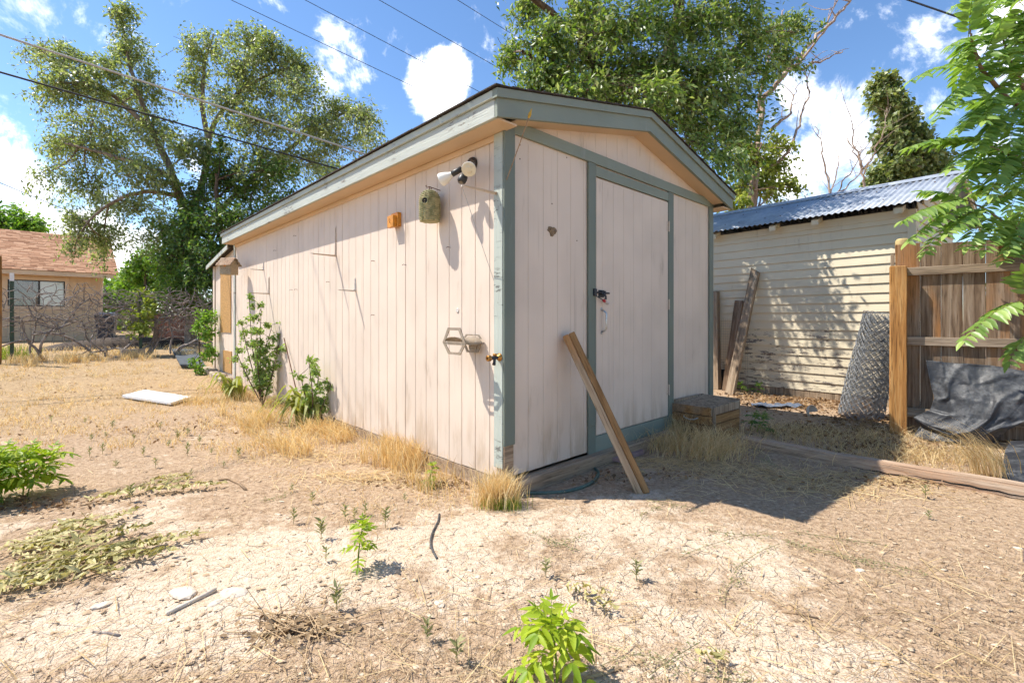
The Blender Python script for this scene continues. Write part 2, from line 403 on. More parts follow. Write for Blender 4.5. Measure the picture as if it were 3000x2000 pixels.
plain('galvanised', (.27, .28, .29), .5, .3, vary=.3, scale=30)
plain('red_plastic', (.42, .02, .02), .3)
plain('pale_plastic', (.52, .44, .40), .3)
plain('orange_block', (.72, .29, .03), .45, vary=.3, scale=30, dirt=(.30, .10, .02))
plain('dark_hole', (.012, .01, .008), .9)
plain('white_board', (.80, .79, .76), .6, vary=.05, dirt=(.6, .52, .42))
plain('dark_board', (.10, .115, .13), .55, vary=.3, scale=5, dirt=(.045, .045, .045))
plain('concrete', (.44, .37, .29), .95, vary=.25, scale=18, bump=.5)
plain('brick_block', (.43, .34, .25), .95, vary=.2, scale=25, bump=.4)
plain('pink_paver', (.34, .215, .195), .9, vary=.2, scale=20, bump=.3)
plain('bin_plastic', (.02, .028, .055), .4, vary=.3)
plain('cable_black', (.02, .02, .022), .6)
plain('cable_white', (.45, .43, .40), .6)
plain('hose_green', (.10, .15, .115), .5, vary=.3, scale=30)
plain('hose_black', (.05, .055, .06), .5, vary=.3, scale=30, dirt=(.2, .17, .14))
plain('window_frame_dark', (.03, .025, .022), .5)
plain('stone_white', (.64, .55, .44), .9, vary=.2, scale=30, bump=.4)
plain('twig', (.36, .24, .14), .9, vary=.4, scale=30)
plain('twig_pale', (.52, .36, .20), .9, vary=.3, scale=30)
plain('post_green', (.045, .085, .055), .6, vary=.3, scale=20, dirt=(.14, .08, .04))
plain('wire_grey', (.18, .18, .17), .6, .3, vary=.3)
plain('charred', (.02, .018, .016), .95, vary=.3, scale=30, bump=.5)
plain('blue_plastic', (.16, .19, .25), .35, vary=.4, scale=12)
plain('tile_grey', (.40, .37, .33), .6, vary=.2, scale=12)
leafmat('elm_leaf', [(.1, (.12, .16, .05)), (.45, (.24, .30, .11)), (.75, (.38, .43, .20)), (.98, (.58, .60, .37))], .48, .4, spec=.5)
leafmat('tree_leaf', [(.1, (.06, .115, .022)), (.45, (.15, .235, .045)), (.72, (.28, .36, .10)), (.98, (.50, .53, .26))], .48, .4, spec=.5)
leafmat('dark_leaf', [(.1, (.045, .095, .022)), (.5, (.11, .20, .045)), (.95, (.24, .34, .09))], .45, .4)
leafmat('bright_leaf', [(.1, (.06, .13, .015)), (.5, (.13, .25, .03)), (.95, (.25, .36, .06))], 0.45, gain=1.3)
leafmat('yellow_leaf', [(.1, (.10, .14, .02)), (.5, (.20, .25, .04)), (.95, (.38, .40, .09))], 0.45, gain=1.2)
leafmat('ivy_leaf', [(.1, (.07, .10, .03)), (.5, (.20, .25, .08)), (.95, (.42, .45, .19))], .4, .4)
leafmat('ailanthus_leaf', [(.1, (.085, .15, .03)), (.5, (.15, .24, .05)), (.95, (.28, .37, .10))], .48, .38, gain=1.5, spec=.5)
leafmat('sprout_leaf', [(.1, (.10, .19, .016)), (.4, (.24, .36, .022)), (.7, (.38, .48, .035)), (.98, (.56, .60, .07))], .45, .45)
leafmat('withered_leaf', [(.1, (.24, .215, .07)), (.5, (.46, .40, .165)), (.95, (.66, .58, .31))], .2, .7)
leafmat('iris_leaf', [(.1, (.12, .19, .03)), (.5, (.24, .29, .06)), (.8, (.42, .38, .10)), (.98, (.62, .42, .16))], .4, .5)
leafmat('dry_grass_blade', [(.05, (.46, .29, .11)), (.5, (.74, .55, .25)), (.95, (.88, .76, .48))], .35, .7, (1.1, 1.0, .8))
leafmat('pale_grass_blade', [(.1, (.46, .32, .14)), (.5, (.66, .50, .25)), (.95, (.82, .68, .40))], .35, .7, (1.1, 1.0, .8))
leafmat('green_blade', [(.1, (.12, .19, .03)), (.9, (.30, .36, .06))], .4, .6)
leafmat('weed_leaf', [(.1, (.11, .12, .05)), (.5, (.20, .20, .09)), (.95, (.34, .29, .15))], 0.3, .6, gain=1.3)
leafmat('litter', [(.1, (.10, .055, .025)), (.5, (.24, .14, .065)), (.95, (.44, .29, .14))], .2, .8, (1.0, .9, .8))
leafmat('straw', [(.1, (.17, .11, .06)), (.5, (.38, .26, .14)), (.95, (.62, .48, .30))], .15, .8, (1.0, .9, .8))
leafmat('clod', [(.1, (.36, .24, .14)), (.5, (.50, .36, .23)), (.95, (.66, .53, .39))], .0, .95)

# ================================================================ ground
def spaced(lo, hi, step, far, grow=1.16):
    a = list(np.arange(lo, hi, step)); s = step; x = a[-1]
    while x < far: s = min(s*grow, 60); x += s; a.append(x)
    s = step; x = a[0]; b = []
    while x > -far: s = min(s*grow, 60); x -= s; b.append(x)
    return np.array(b[::-1]+a)
def soil_maps(x, y):
    crust = np.zeros_like(x); 
    for (px, py, r, a) in [(560,1720,.55,1.0),(900,1640,.45,.6),(1330,1560,.35,1.0),(1450,1720,.4,.9),(1700,1530,.5,.8),(1650,1800,.35,.7),(2050,1560,.4,.6),
                           (2250,1900,.5,.8),(2600,1960,.4,.6),(420,1540,.45,.8),(200,1860,.4,.8),(1800,1460,.35,.7),(60,1560,.3,.4),(1950,1400,.4,.5),(850,1900,.3,.5)]:
        p = G(px, py); crust += a*np.exp(-((x-p.x)**2+(y-p.y)**2)/(r*r))
    crust = crust*.72 + (fbm(x*1.7, y*1.7, 5, 31)-.46)*1.6 - .02
    u = x*dL.x + y*dL.y
    straw = sstep(5.2, 9.0, u - .4*(x+2.5)*.3)*sstep(-2.0, -3.2, x-y*.12)*1.0 + (fbm(x*1.1, y*1.1, 4, 77)-.47)*.8
    return np.clip(crust, 0, 1), np.clip(straw, 0, 1)
xs = spaced(-5.2, 4.6, .042, 420); ys = spaced(.9, 6.2, .042, 420)
GX, GY = np.meshgrid(xs, ys); gx = GX.ravel(); gy = GY.ravel()
near = np.exp(-np.clip(np.hypot(gx, gy-2.5)-5, 0, None)/3)
crust_a, straw_a = soil_maps(gx, gy)
GZ = ground_z(gx, gy) + near*(.012*(fbm(gx*9, gy*9, 3, 3)-.45) + .007*(fbm(gx*23, gy*23, 2, 13)-.4)*(1-.5*crust_a))
nx, ny = len(xs), len(ys); ii = (np.arange(ny-1)[:, None]*nx + np.arange(nx-1)[None]).ravel()
gme = fast_mesh('ground', np.stack([gx, gy, GZ], 1), np.stack([ii, ii+1, ii+1+nx, ii+nx], 1))
for nm, arr in (('crust', crust_a), ('straw', straw_a)):
    at = gme.attributes.new(nm, 'FLOAT', 'POINT'); at.data.foreach_set('value', arr.astype(np.float32))
def ground_mat():
    t = NT('soil'); p = t.coord('pos')
    cr = t.node('ShaderNodeAttribute', attribute_name='crust').outputs['Fac']; st = t.node('ShaderNodeAttribute', attribute_name='straw').outputs['Fac']
    n1 = t.noise(p, 6, 5, .65); n2 = t.noise(p, 34, 4, .65); n3 = t.noise(p, 120, 2, .6)
    brown = t.ramp(n2, [(.25, (.205, .128, .072)), (.47, (.385, .268, .17)), (.70, (.54, .40, .27))])
    pale = t.ramp(n2, [(.22, (.42, .31, .205)), (.45, (.595, .465, .335)), (.72, (.70, .58, .44))])
    f = t.mrange(t.math('ADD', cr, t.math('MULTIPLY', t.math('SUBTRACT', n1, .5), 2.2)), .30, .78)
    c = t.mix(f, brown, pale)
    gold = t.ramp(t.noise(p, 22, 3, .7), [(.3, (.20, .125, .06)), (.5, (.43, .29, .145)), (.72, (.66, .50, .28))])
    c = t.mix(t.mrange(t.math('ADD', st, t.math('MULTIPLY', t.math('SUBTRACT', n1, .5), .9)), .35, .9, 0, .62), c, gold)
    c = t.mix(t.mrange(n3, .58, .70, 0, .6), c, (.15, .095, .055))
    c = t.mix(t.mrange(n3, .26, .36, .5, 0), c, (.62, .52, .42))
    vd = t.coord('pos'); dist = t.noise(p, 9, 1, .5)
    vv = t.node('ShaderNodeVectorMath', operation='MULTIPLY_ADD'); vv.inputs[0].default_value = (.09, .09, .09)
    cmb = t.node('ShaderNodeCombineXYZ'); t.L.new(dist, cmb.inputs[0]); t.L.new(t.noise(p, 7.3, 1, .5), cmb.inputs[1])
    t.L.new(cmb.outputs[0], vv.inputs[1]); t.L.new(vd, vv.inputs[2])
    cell = t.voro(vv.outputs[0], 13)
    crack = t.math('MULTIPLY', t.mrange(cell, .0, .035, 1, 0), t.mrange(f, .3, .9, 0, .75))
    crack = t.math('MULTIPLY', crack, t.mrange(n1, .42, .62))
    c = t.mix(t.math('MULTIPLY', crack, .32), c, (.24, .165, .105))
    h = t.math('ADD', t.math('MULTIPLY', n2, 1.0), t.math('ADD', t.math('MULTIPLY', n3, .55), t.math('MULTIPLY', crack, -.5)))
    return t.done(t.bsdf(c, .95, 0, t.bump(h, .85, .018), .15))
MAT['soil'] = ground_mat()
tag(obj('ground', gme, MAT['soil'], smooth=True), kind='structure')

# ================================================================ the shed
WS = 3.119; ZB = .095; ZS = 2.349; OL = .19; OF = .16; TE = on_left(688, 900).y
SLOPE = (2.737-2.349)/(WS/2+OL)
def zroof(s, base=2.349):
    q = s if s <= WS/2 else WS-s
    return base + (q+OL)*SLOPE
SHED = thing('garden_shed', 'pinkish beige shed with sage green trim and a low gable roof', 'shed', C0, ANG)
def part(mb, name, mat, parent=None, **k): return mb.build(name, MAT[mat], parent if parent is not None else SHED, **k)
GAP = .0022; GF = .0011
TL = on_left(628, 900).y                               # far end of the lean-to
# --- long wall: grooved siding, one strip at a time, panel joints every eight strips
part(MB().box(.007, .06, .02, TE, ZB+.012, ZS+.05), 'wall_core', 'wall_paint')
grooves = [.055]; j = 1.196
while j > .06: grooves.append(j); j -= .1525
j = 1.196+.1525
while j < TE-.05: grooves.append(j); j += .1525
grooves = sorted(grooves)+[TE]
for k in range(len(grooves)-1):
    a, b = grooves[k], grooves[k+1]; joint = abs((a-1.196)/1.22-round((a-1.196)/1.22)) < .02
    lo = ZB + random.uniform(-.004, .002)
    part(MB().bbox(0, .0065, a+(GAP*2.4 if joint else GAP), b-GAP, lo, ZS+.02, .0015), 'siding_plank', 'wall_paint')
# --- door wall
fl = lambda px, py, off=.0: on_front(px, py, off)
S_DL = fl(1741, 700).x; S_DR = fl(1953, 700).x; Z_DT = fl(1741, 520).z; Z_DB = fl(1741, 1274).z
S_TL = fl(1719, 700).x; S_TR = fl(1968.5, 700).x; S_END = WS-.10
BAND0, BAND1 = 2.362, 2.448
part(MB().box(.05, WS, .005, .06, ZB+.012, BAND1), 'wall_core', 'wall_paint')
edges = [.085]
while edges[-1] < WS-.2: edges.append(edges[-1]+.1525)
edges.append(WS)
def clipseg(a, b, lo, hi): return (max(a, lo), min(b, hi))
for k in range(len(edges)-1):
    for (lo, hi, z0, z1) in ((0, S_TL, ZB, BAND0+.02), (S_TR, WS, ZB, BAND0+.02), (S_TL, S_TR, Z_DT+.05, BAND0+.02)):
        a, b = clipseg(edges[k], edges[k+1], lo, hi)
        if b-a < .012: continue
        part(MB().bbox(a+GF, b-GF, 0, .0045, z0+random.uniform(-.002, .002), z1, .0015), 'siding_plank', 'wall_stained' if a < fl(1617, 800).x < b else 'wall_paint')
    a, b = edges[k]+GF, min(edges[k+1], WS)-GF
    mid = WS/2; poly = [(a, BAND1-.01), (b, BAND1-.01), (b, zroof(b)+.03)] + ([(mid, zroof(mid)+.03)] if a < mid < b else []) + [(a, zroof(a)+.03)]
    part(MB().prism(poly, 0, .009, 'y'), 'gable_plank', 'wall_paint')
part(MB().prism([(.05, BAND1-.02), (WS-.05, BAND1-.02), (WS-.05, zroof(WS)+.03), (WS/2, zroof(WS/2)+.03), (.05, zroof(0)+.03)], .0112, .05, 'y'), 'gable_core', 'wall_paint')
# hidden sides
part(MB().box(WS-.05, WS, .06, TE, ZB, ZS+.05), 'side_wall', 'wall_paint')
part(MB().prism([(.06, ZB), (WS-.05, ZB), (WS-.05, zroof(WS)), (WS/2, zroof(WS/2)), (.06, zroof(0))], TE-.06, TE-.005, 'y'), 'back_wall', 'wall_paint')
# --- trim
T = .02
part(MB().bbox(-T, -.001, -T+.001, .066, .165, ZS-.001, .003), 'corner_trim', 'sage_weathered')
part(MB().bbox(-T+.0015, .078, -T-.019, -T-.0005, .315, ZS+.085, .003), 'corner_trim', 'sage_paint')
part(MB().bbox(-.012, .07, -T-.012, -.001, ZB+.0, .314, .003), 'corner_block', 'sill_wood')
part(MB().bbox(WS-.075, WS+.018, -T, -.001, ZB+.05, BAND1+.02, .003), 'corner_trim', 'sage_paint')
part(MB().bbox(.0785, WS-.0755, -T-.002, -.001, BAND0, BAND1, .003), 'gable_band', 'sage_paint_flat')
part(MB().bbox(-.016, -.001, .0665, TE-.07, 2.308, ZS-.001, .003), 'frieze_board', 'soffit_paint')
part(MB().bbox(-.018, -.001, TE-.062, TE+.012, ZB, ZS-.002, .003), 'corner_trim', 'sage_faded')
part(MB().bbox(S_TL, S_DL-.003, -T, -.001, .30, BAND0-.001, .003), 'door_jamb', 'sage_paint')
part(MB().bbox(S_TL+.004, S_DL+.0, -.016, -.0015, ZB-.02, .299, .003), 'door_jamb', 'sage_paint')
part(MB().bbox(S_DR+.004, S_TR, -T, -.001, .20, BAND0-.001, .003), 'door_jamb', 'sage_paint')
part(MB().bbox(S_DL-.002, S_DR+.003, -T+.001, -.001, Z_DT+.008, Z_DT+.088, .003), 'door_head', 'sage_paint_flat')
part(MB().bbox(S_DL+.001, S_TR, -.014, -.001, ZB-.035, Z_DB-.008, .003), 'door_threshold', 'sage_paint_flat')
part(MB().box(S_DL-.002, S_DR+.003, .008, .030, Z_DB-.01, Z_DT+.01), 'door_gap', 'dark_hole')
# --- door
DOOR = SHED_DOOR = part(MB().bbox(S_DL+.006, S_DR-.005, -.0065, .012, Z_DB, Z_DT-.004, .002), 'door', 'wall_paint')
x = S_DL+.085
e = [S_DL+.006]
while x < S_DR-.03: e.append(x); x += .1525
e.append(S_DR-.005)
for k in range(len(e)-1):
    part(MB().bbox(e[k]+(GF if k else 0), e[k+1]-(GF if k < len(e)-2 else 0), -.016, -.0068, Z_DB+.002+(0 if k else 0), Z_DT-.005, .0015), 'door_plank', 'wall_paint', DOOR)
hz = [fl(1956, 892).z, fl(1956, 665).z, fl(1956, 1140).z]
for z in hz:
    m = MB().tube([(S_DR, -.026, z-.05), (S_DR, -.026, z+.05)], .006, 8); m.box(S_DR-.03, S_DR-.004, -.0185, -.0165, z-.045, z+.045)
    part(m, 'hinge', 'bracket_tan', DOOR)
# pull handle
p = fl(1757, 910); p2 = fl(1757, 970)
m = MB(); y = -.017
m.tube([(p.x, y-.004, p.z+.006), (p.x+.002, y-.03, p.z-.006), (p.x+.006, y-.043, p.z-.022), (p.x+.006, y-.043, p2.z+.022), (p.x+.002, y-.03, p2.z+.006), (p.x, y-.004, p2.z-.006)], [.008, .007, .007, .007, .007, .008], 8)
for q in (p.z+.014, p2.z-.014): m.lathe([(.011, 0), (.011, .004), (.004, .006)], 12, Matrix.Translation((p.x, y, q)) @ Matrix.Rotation(R(90), 4, 'X'))
part(m, 'pull_handle', 'chrome', DOOR, smooth=True)
# bolt
p = fl(1752, 858); m = MB(); y = -.017
m.bbox(p.x-.022, p.x+.055, y-.008, y, p.z-.035, p.z+.022, .003); m.tube([(p.x-.055, y-.017, p.z), (p.x+.105, y-.017, p.z)], .007, 8)
m.bbox(p.x-.012, p.x+.006, y-.030, y-.008, p.z-.016, p.z+.016, .004); m.bbox(p.x+.03, p.x+.048, y-.030, y-.008, p.z-.016, p.z+.016, .004)
m.tube([(p.x+.018, y-.02, p.z), (p.x+.02, y-.045, p.z-.03), (p.x+.022, y-.04, p.z-.052)], [.008, .008, .011], 8)
m.bbox(S_DL-.045, S_DL-.012, -.038, -.0205, p.z-.028, p.z+.03, .003)
part(m, 'bolt_latch', 'dark_metal', DOOR)
# --- roof
YB = on_left(650, 700, OL).y
def rake(m, ya, yb, b0, b1, s0):
    for side in (0, 1):
        f = (lambda s: s) if side == 0 else (lambda s: WS-s)
        pl = [(f(s0), zroof(s0, b0)), (f(WS/2), zroof(WS/2, b0)), (f(WS/2), zroof(WS/2, b1)), (f(s0), zroof(s0, b1))]
        mm = MB().prism(pl if side == 0 else pl[::-1], ya, yb, 'y'); yield mm
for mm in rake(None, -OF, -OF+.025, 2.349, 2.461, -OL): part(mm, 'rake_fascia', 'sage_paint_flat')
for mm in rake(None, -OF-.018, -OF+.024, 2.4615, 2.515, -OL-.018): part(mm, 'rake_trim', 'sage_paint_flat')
for side in (0, 1):
    f = (lambda s: s) if side == 0 else (lambda s: WS-s)
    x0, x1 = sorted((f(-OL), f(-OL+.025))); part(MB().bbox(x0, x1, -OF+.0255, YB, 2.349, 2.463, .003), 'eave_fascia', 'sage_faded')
    x0, x1 = sorted((f(-OL-.018), f(-OL+.02))); part(MB().bbox(x0, x1, -OF+.0245, YB+.02, 2.4635, 2.512, .003), 'eave_trim', 'sage_weathered')
    x0, x1 = sorted((f(-OL+.0255), f(-.0005))); part(MB().box(x0, x1, -OF+.026, YB-.01, ZS, ZS+.012), 'soffit', 'soffit_paint')
    pl = [(f(-.0), zroof(-.0, 2.352)), (f(WS/2), zroof(WS/2, 2.352)), (f(WS/2), zroof(WS/2, 2.364)), (f(0), zroof(0, 2.364))]
    part(MB().prism(pl if side == 0 else pl[::-1], -OF+.0255, -.0005, 'y'), 'gable_soffit', 'soffit_paint')
    pl = [(f(-OL+.02), zroof(-OL+.02, 2.475)), (f(WS/2), zroof(WS/2, 2.475)), (f(WS/2), zroof(WS/2, 2.514)), (f(-OL+.02), zroof(-OL+.02, 2.514))]
    part(MB().prism(pl if side == 0 else pl[::-1], -OF+.0245, YB, 'y'), 'roof_deck', 'shingle_grey')
    # asphalt shingles, course by course
    m = MB(); n = 13; run = (WS/2+OL+.03)/n
    for c in range(n):
        yy = -OF-.032 + (0 if c % 2 else -.0); 
        while yy < YB+.02:
            w = .30+random.uniform(-.02, .02); ye = min(yy+w-.006, YB+.03)
            sa = -OL-.04+c*run; sb = sa+run*1.25; za = zroof(sa, 2.519)+random.uniform(.009, .015); zb = zroof(min(sb, WS/2), 2.519)+.002
            sb = min(sb, WS/2)
            pl = [(f(sa), za-.008), (f(sb), zb-.003), (f(sb), zb+.001), (f(sa), za)]
            m.prism(pl if side == 0 else pl[::-1], yy, ye, 'y'); yy += w
    tag(part(m, 'roof_shingles', 'shingle_grey'), kind='stuff')
# --- sill beams
part(MB().bbox(.002, .09, .05, TE, -.06, ZB-.006, .006), 'sill_beam', 'sill_wood')
part(MB().bbox(.02, fl(1975, 1240).x, -.095, -.004, -.05, .083, .008), 'sill_beam', 'sill_wood')
part(MB().bbox(.10, WS, .0, .08, -.06, ZB-.04, .006), 'sill_beam', 'sill_wood')
part(MB().bbox(fl(1985, 1240).x, WS, -.05, -.004, -.05, .16, .006), 'sill_beam', 'sill_wood')
# --- lean-to at the far end, same wall plane
ZL0 = 2.30; ZL1 = 2.12
part(MB().box(.012, .05, TE+.013, TL, .12, ZL1), 'lean_to_core', 'wall_paint')
yy = TE+.014
while yy < TL-.02:
    b = min(yy+.19, TL); zt = lambda q: ZL0+(ZL1-ZL0)*(q-TE)/(TL-TE)
    m = MB(); vs = [(0, yy+.003, .13), (0, b-.003, .13), (0, b-.003, zt(b)), (0, yy+.003, zt(yy))]
    m.add([Vector(v) for v in vs]+[Vector((.012, v[1], v[2])) for v in vs], [(3,2,1,0), (4,5,6,7), (0,1,5,4), (1,2,6,5), (2,3,7,6), (3,0,4,7)])
    part(m, 'lean_to_plank', 'wall_paint'); yy = b
part(MB().bbox(-.02, -.001, TL-.10, TL+.02, .14, ZL1-.005, .003), 'lean_to_trim', 'wall_paint')
part(MB().box(0, 1.6, TL, TL+.04, .14, ZL1-.01), 'lean_to_end_wall', 'wall_paint')
m = MB(); m.add([Vector(v) for v in ((-.10, TE+.013, ZL0+.03), (-.10, TL+.12, ZL1-.015), (1.6, TL+.12, ZL1-.015), (1.6, TE+.013, ZL0+.03), (-.10, TE+.013, ZL0+.075), (-.10, TL+.12, ZL1+.03), (1.6, TL+.12, ZL1+.03), (1.6, TE+.013, ZL0+.075))],
    [(0,1,2,3), (7,6,5,4), (0,4,5,1), (1,5,6,2), (2,6,7,3), (3,7,4,0)])
part(m, 'lean_to_roof', 'shingle_grey')
m = MB(); m.add([Vector(v) for v in ((-.112, TE+.013, ZL0-.02), (-.112, TL+.12, ZL1-.06), (-.095, TL+.12, ZL1-.06), (-.095, TE+.013, ZL0-.02), (-.112, TE+.013, ZL0+.05), (-.112, TL+.12, ZL1+.005), (-.095, TL+.12, ZL1+.005), (-.095, TE+.013, ZL0+.05))],
    [(0,1,2,3), (7,6,5,4), (0,4,5,1), (1,5,6,2), (2,6,7,3), (3,7,4,0)])
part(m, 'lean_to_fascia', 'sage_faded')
a = on_left(648, 770); b = on_left(678, 975)
tag(part(MB().bbox(-.014, -.001, b.y, a.y, b.z, a.z-.01, .002), 'window_cover', 'osb'), 'golden chipboard sheet boarding up the lean-to window')
a = on_left(655, 1025); b = on_left(680, 1095)
tag(part(MB().bbox(-.012, -.001, b.y, a.y, b.z, a.z, .002), 'lower_cover', 'osb'), 'weathered chipboard patch near the ground')

# ================================================================ things on the shed walls
def at_wall(name, label, cat, stz, group=None): return thing(name, label, cat, shed(stz[0], stz[1], stz[2]), ANG, group)
def arm_len(elbow, px):                     # how far an arm reaches out of the long wall so that its tip stands at column px
    w = shed(*elbow); r = (px-1500)/FPX
    return (w.x - r*w.y)/(dR.x - r*dR.y)
def bracket(px_e, px_tip, px_top, mat, label):
    e = on_left(*px_e); Lh = arm_len(e, px_tip); Lv = on_left(*px_top).z - e.z
    o = at_wall('shelf_bracket', label, 'bracket', e, 'shelf brackets on the long wall')
    w = .5*max(.032, .11*Lh)
    m = MB().prism([(-w, -.006), (w, -.006), (w*.95, Lv*.4), (w*.45, Lv-.01), (0, Lv), (-w*.45, Lv-.01), (-w*.95, Lv*.4)], -.004, -.0005, 'x')
    m.tube([(-.006, 0, .0), (-.006, 0, Lv*.92)], [.009, .005], 5)
    m.build('wall_arm', MAT[mat], o)
    m = MB().prism([(-.0045, -w), (-.0045, w), (-Lh*.5, w*.8), (-Lh+.01, w*.45), (-Lh, 0), (-Lh+.01, -w*.45), (-Lh*.5, -w*.8)], -.004, 0.0, 'z')
    m.tube([(-.004, 0, -.006), (-Lh*.92, 0, -.005)], [.010, .005], 5); m.tube([(-.008, 0, .03), (-.012, 0, .008), (-.032, 0, -.004)], .005, 5)
    m.build('shelf_arm', MAT[mat], o)
    return o, e, Lh
bracket((984.6, 748), 910, (984, 662), 'bracket_tan', 'tall tan shelf bracket at the middle of the long shed wall')
bracket((1042, 850), 990, (1040, 814), 'bracket_white', 'small white shelf bracket below and right of the tall tan one')
b3 = bracket((1459, 566), 1352, (1453, 457), 'bracket_tan', 'large cream shelf bracket under the floodlights by the corner trim')
bracket((773, 790), 734, (771.6, 768), 'bracket_white', 'short white shelf bracket just beside the wooden birdhouse')
bracket((789, 859), 732, (788, 810), 'bracket_tan', 'tan shelf bracket just above the tall green sapling')
tip = Vector((-b3[2]+.004, b3[1].y, b3[1].z-.012)); end = on_left(1449, 828, .004)
tp = shed(*tip); q = [shed(*(tip*(1-k)+end*k)) for k in np.linspace(0, 1, 8)]
o = thing('string', 'thin pale string hanging from the large cream bracket to the trim', 'string', tp)
MB().tube([p - tp for p in q], .0018, 5).build('cord', MAT['cable_white'], o)
MB().lathe([(.0, -.012), (.007, -.008), (.008, .0), (.004, .006), (0, .008)], 8).build('knot', MAT['bracket_tan'], o)

# --- woven birdhouse
c = on_left(1259, 604, .095); WB = at_wall('woven_birdhouse', 'woven straw birdhouse hanging from a hook below the eave', 'birdhouse', c)
def woven():
    nth, nz = 84, 104; V = []; H = .232; r0 = .073
    hn = Vector((-.85, -.5, 0)).normalized()
    for i in range(nz+1):
        f = i/nz; z = -H*.5 + f*H
        r = r0*(.93+.07*min(1, f*6)) if f < .62 else r0*math.sqrt(max(0.002, 1-((f-.62)/.40)**2.3))
        for k in range(nth):
            a = 2*math.pi*k/nth; row = f*30
            wv = math.sin(a*9 + math.pi*math.floor(row))*.0042 + (abs(math.sin(math.pi*row)))*.0055 + .0016*math.sin(k*7.3+i*1.7)
            d = Vector((math.cos(a), math.sin(a), 0)); p = d*(r+wv) + Vector((0, 0, z))
            V.append(p)
    F = [(i*nth+k, i*nth+(k+1) % nth, (i+1)*nth+(k+1) % nth, (i+1)*nth+k) for i in range(nz) for k in range(nth)]
    F += [tuple(range(nth))[::-1], tuple(range(nz*nth, (nz+1)*nth))]
    return MB().add(V, F), hn
t = NT('woven_straw'); n = t.noise(t.coord('pos', (40, 40, 260)), 1, 3, .6); r2 = t.noise(t.coord('pos'), 30, 2, .5)
cw = t.mix(t.mrange(r2, .35, .65), (.24, .24, .115), (.46, .40, .22)); cw = t.mix(t.mrange(n, .5, .7, 0, .6), cw, (.15, .14, .07))
MAT['woven_straw'] = t.done(t.bsdf(cw, .8, 0, t.bump(n, .5, .003)))
m, hn = woven(); m.build('woven_body', MAT['woven_straw'], WB, smooth=True)
hm = frame(hn*.069 + Vector((0, 0, .024)), (0, 0, 1), hn)
MB().lathe([(.0215, -.01), (.0215, .0125), (.0001, .0126)], 18, hm).build('entry_hole', MAT['dark_hole'], WB)
ring = [hm @ Vector((.024*math.cos(a), .024*math.sin(a), .0105)) for a in np.linspace(0, 2*math.pi, 22)]
MB().tube(ring, .0042, 6).build('hole_rim', MAT['woven_straw'], WB, smooth=True)
m = MB().tube([(0, 0, .112), (-.004, 0, .135), (.0, .004, .146), (.012, 0, .140), (.012, 0, .118)], .0035, 6); m.tube([(-.024, 0, .15), (-.035, 0, .143), (-.028, 0, .134), (.0, 0, .143), (.094, 0, .134)], .0032, 6)
m.build('hook', MAT['rust'], WB)

# --- orange wood block
c = on_left(1166, 646); OB = at_wall('wood_block', 'small orange stained wood block screwed to the wall left of the birdhouse', 'block', c)
MB().bbox(-.035, -.0005, -.055, .055, -.055, .06, .003).build('backing_block', MAT['orange_block'], OB)
MB().bbox(-.068, -.0355, -.035, .062, -.065, .035, .003).build('front_block', MAT['orange_block'], OB)
MB().tube([(-.069, .01, .0), (-.080, .008, .003), (-.082, .004, -.02), (-.072, .0, -.035)], .002, 5).build('hook', MAT['rust'], OB)

# --- twin floodlights
B = on_left(1386, 482); FL = at_wall('twin_floodlight', 'twin floodlight with motion sensor below the eave near the corner', 'floodlight', B)
def loc(px, py, off): p = on_left(px, py, off); return Vector((p.x-B.x, p.y-B.y, p.z-B.z))
MB().lathe([(.048, 0), (.048, .014), (.040, .026), (.018, .032)], 24, frame((0, 0, 0), (0, 0, 1), (-1, 0, 0))).build('base', MAT['black_plastic_part'], FL, smooth=True)
J = loc(1379, 484, .055)
def bulb(name, neck, face, sock_from):
    ax = (face-neck).normalized(); Ln = (face-neck).length; M = frame(neck, ax.orthogonal(), ax)
    k = Ln/.105
    b = MB().lathe([(.0125, -.012*k), (.0165, 0), (.0185, .018*k), (.021, .026*k), (.036, .058*k), (.0455, .086*k), (.0475, .096*k), (.0472, .1*k)], 28, M, cap=False).build('bulb', MAT['white_bulb'], FL, smooth=True)
    MB().lathe([(.0472, .1*k), (.0445, .103*k), (.038, .1035*k), (.022, .101*k), (.020, .104*k), (.013, .105*k), (.0001, .103*k)], 28, M, cap=False).build('lens', MAT['lens'], b, smooth=True)
    s = MB().lathe([(.010, -.062*k), (.0195, -.058*k), (.0205, -.012*k), (.0215, .012*k), (.018, .013*k)], 20, M).build('socket', MAT['black_plastic_part'], FL, smooth=True)
    MB().tube([sock_from, neck - ax*.055*k], .008, 8).build('knuckle', MAT['black_plastic_part'], FL)
n1 = loc(1379.5, 484, .115); f1 = loc(1373, 497, .185); bulb('bulb', n1, f1, J)
n2 = loc(1330, 507, .125); f2 = loc(1292, 528, .165); bulb('bulb', n2, f2, loc(1366, 490, .05))
s0 = loc(1354, 527, .12)
M = frame(s0, (0, -1, 0), (-.45, -.3, -.84))
MB().lathe([(.010, -.05), (.018, -.045), (.028, -.03), (.031, -.01), (.030, .012), (.024, .022), (.006, .024)], 20, M).build('motion_sensor', MAT['black_plastic_part'], FL, smooth=True)
m = MB()
for k in (-1, 0, 1): m.bbox(-.016, .016, -.003+k*.009, .002+k*.009, .019, .026, .001, M)
m.build('sensor_window', MAT['taupe_plastic'], FL)
MB().tube([J, loc(1362, 508, .08), M @ Vector((0, 0, -.045))], .007, 8).build('sensor_arm', MAT['black_plastic_part'], FL)

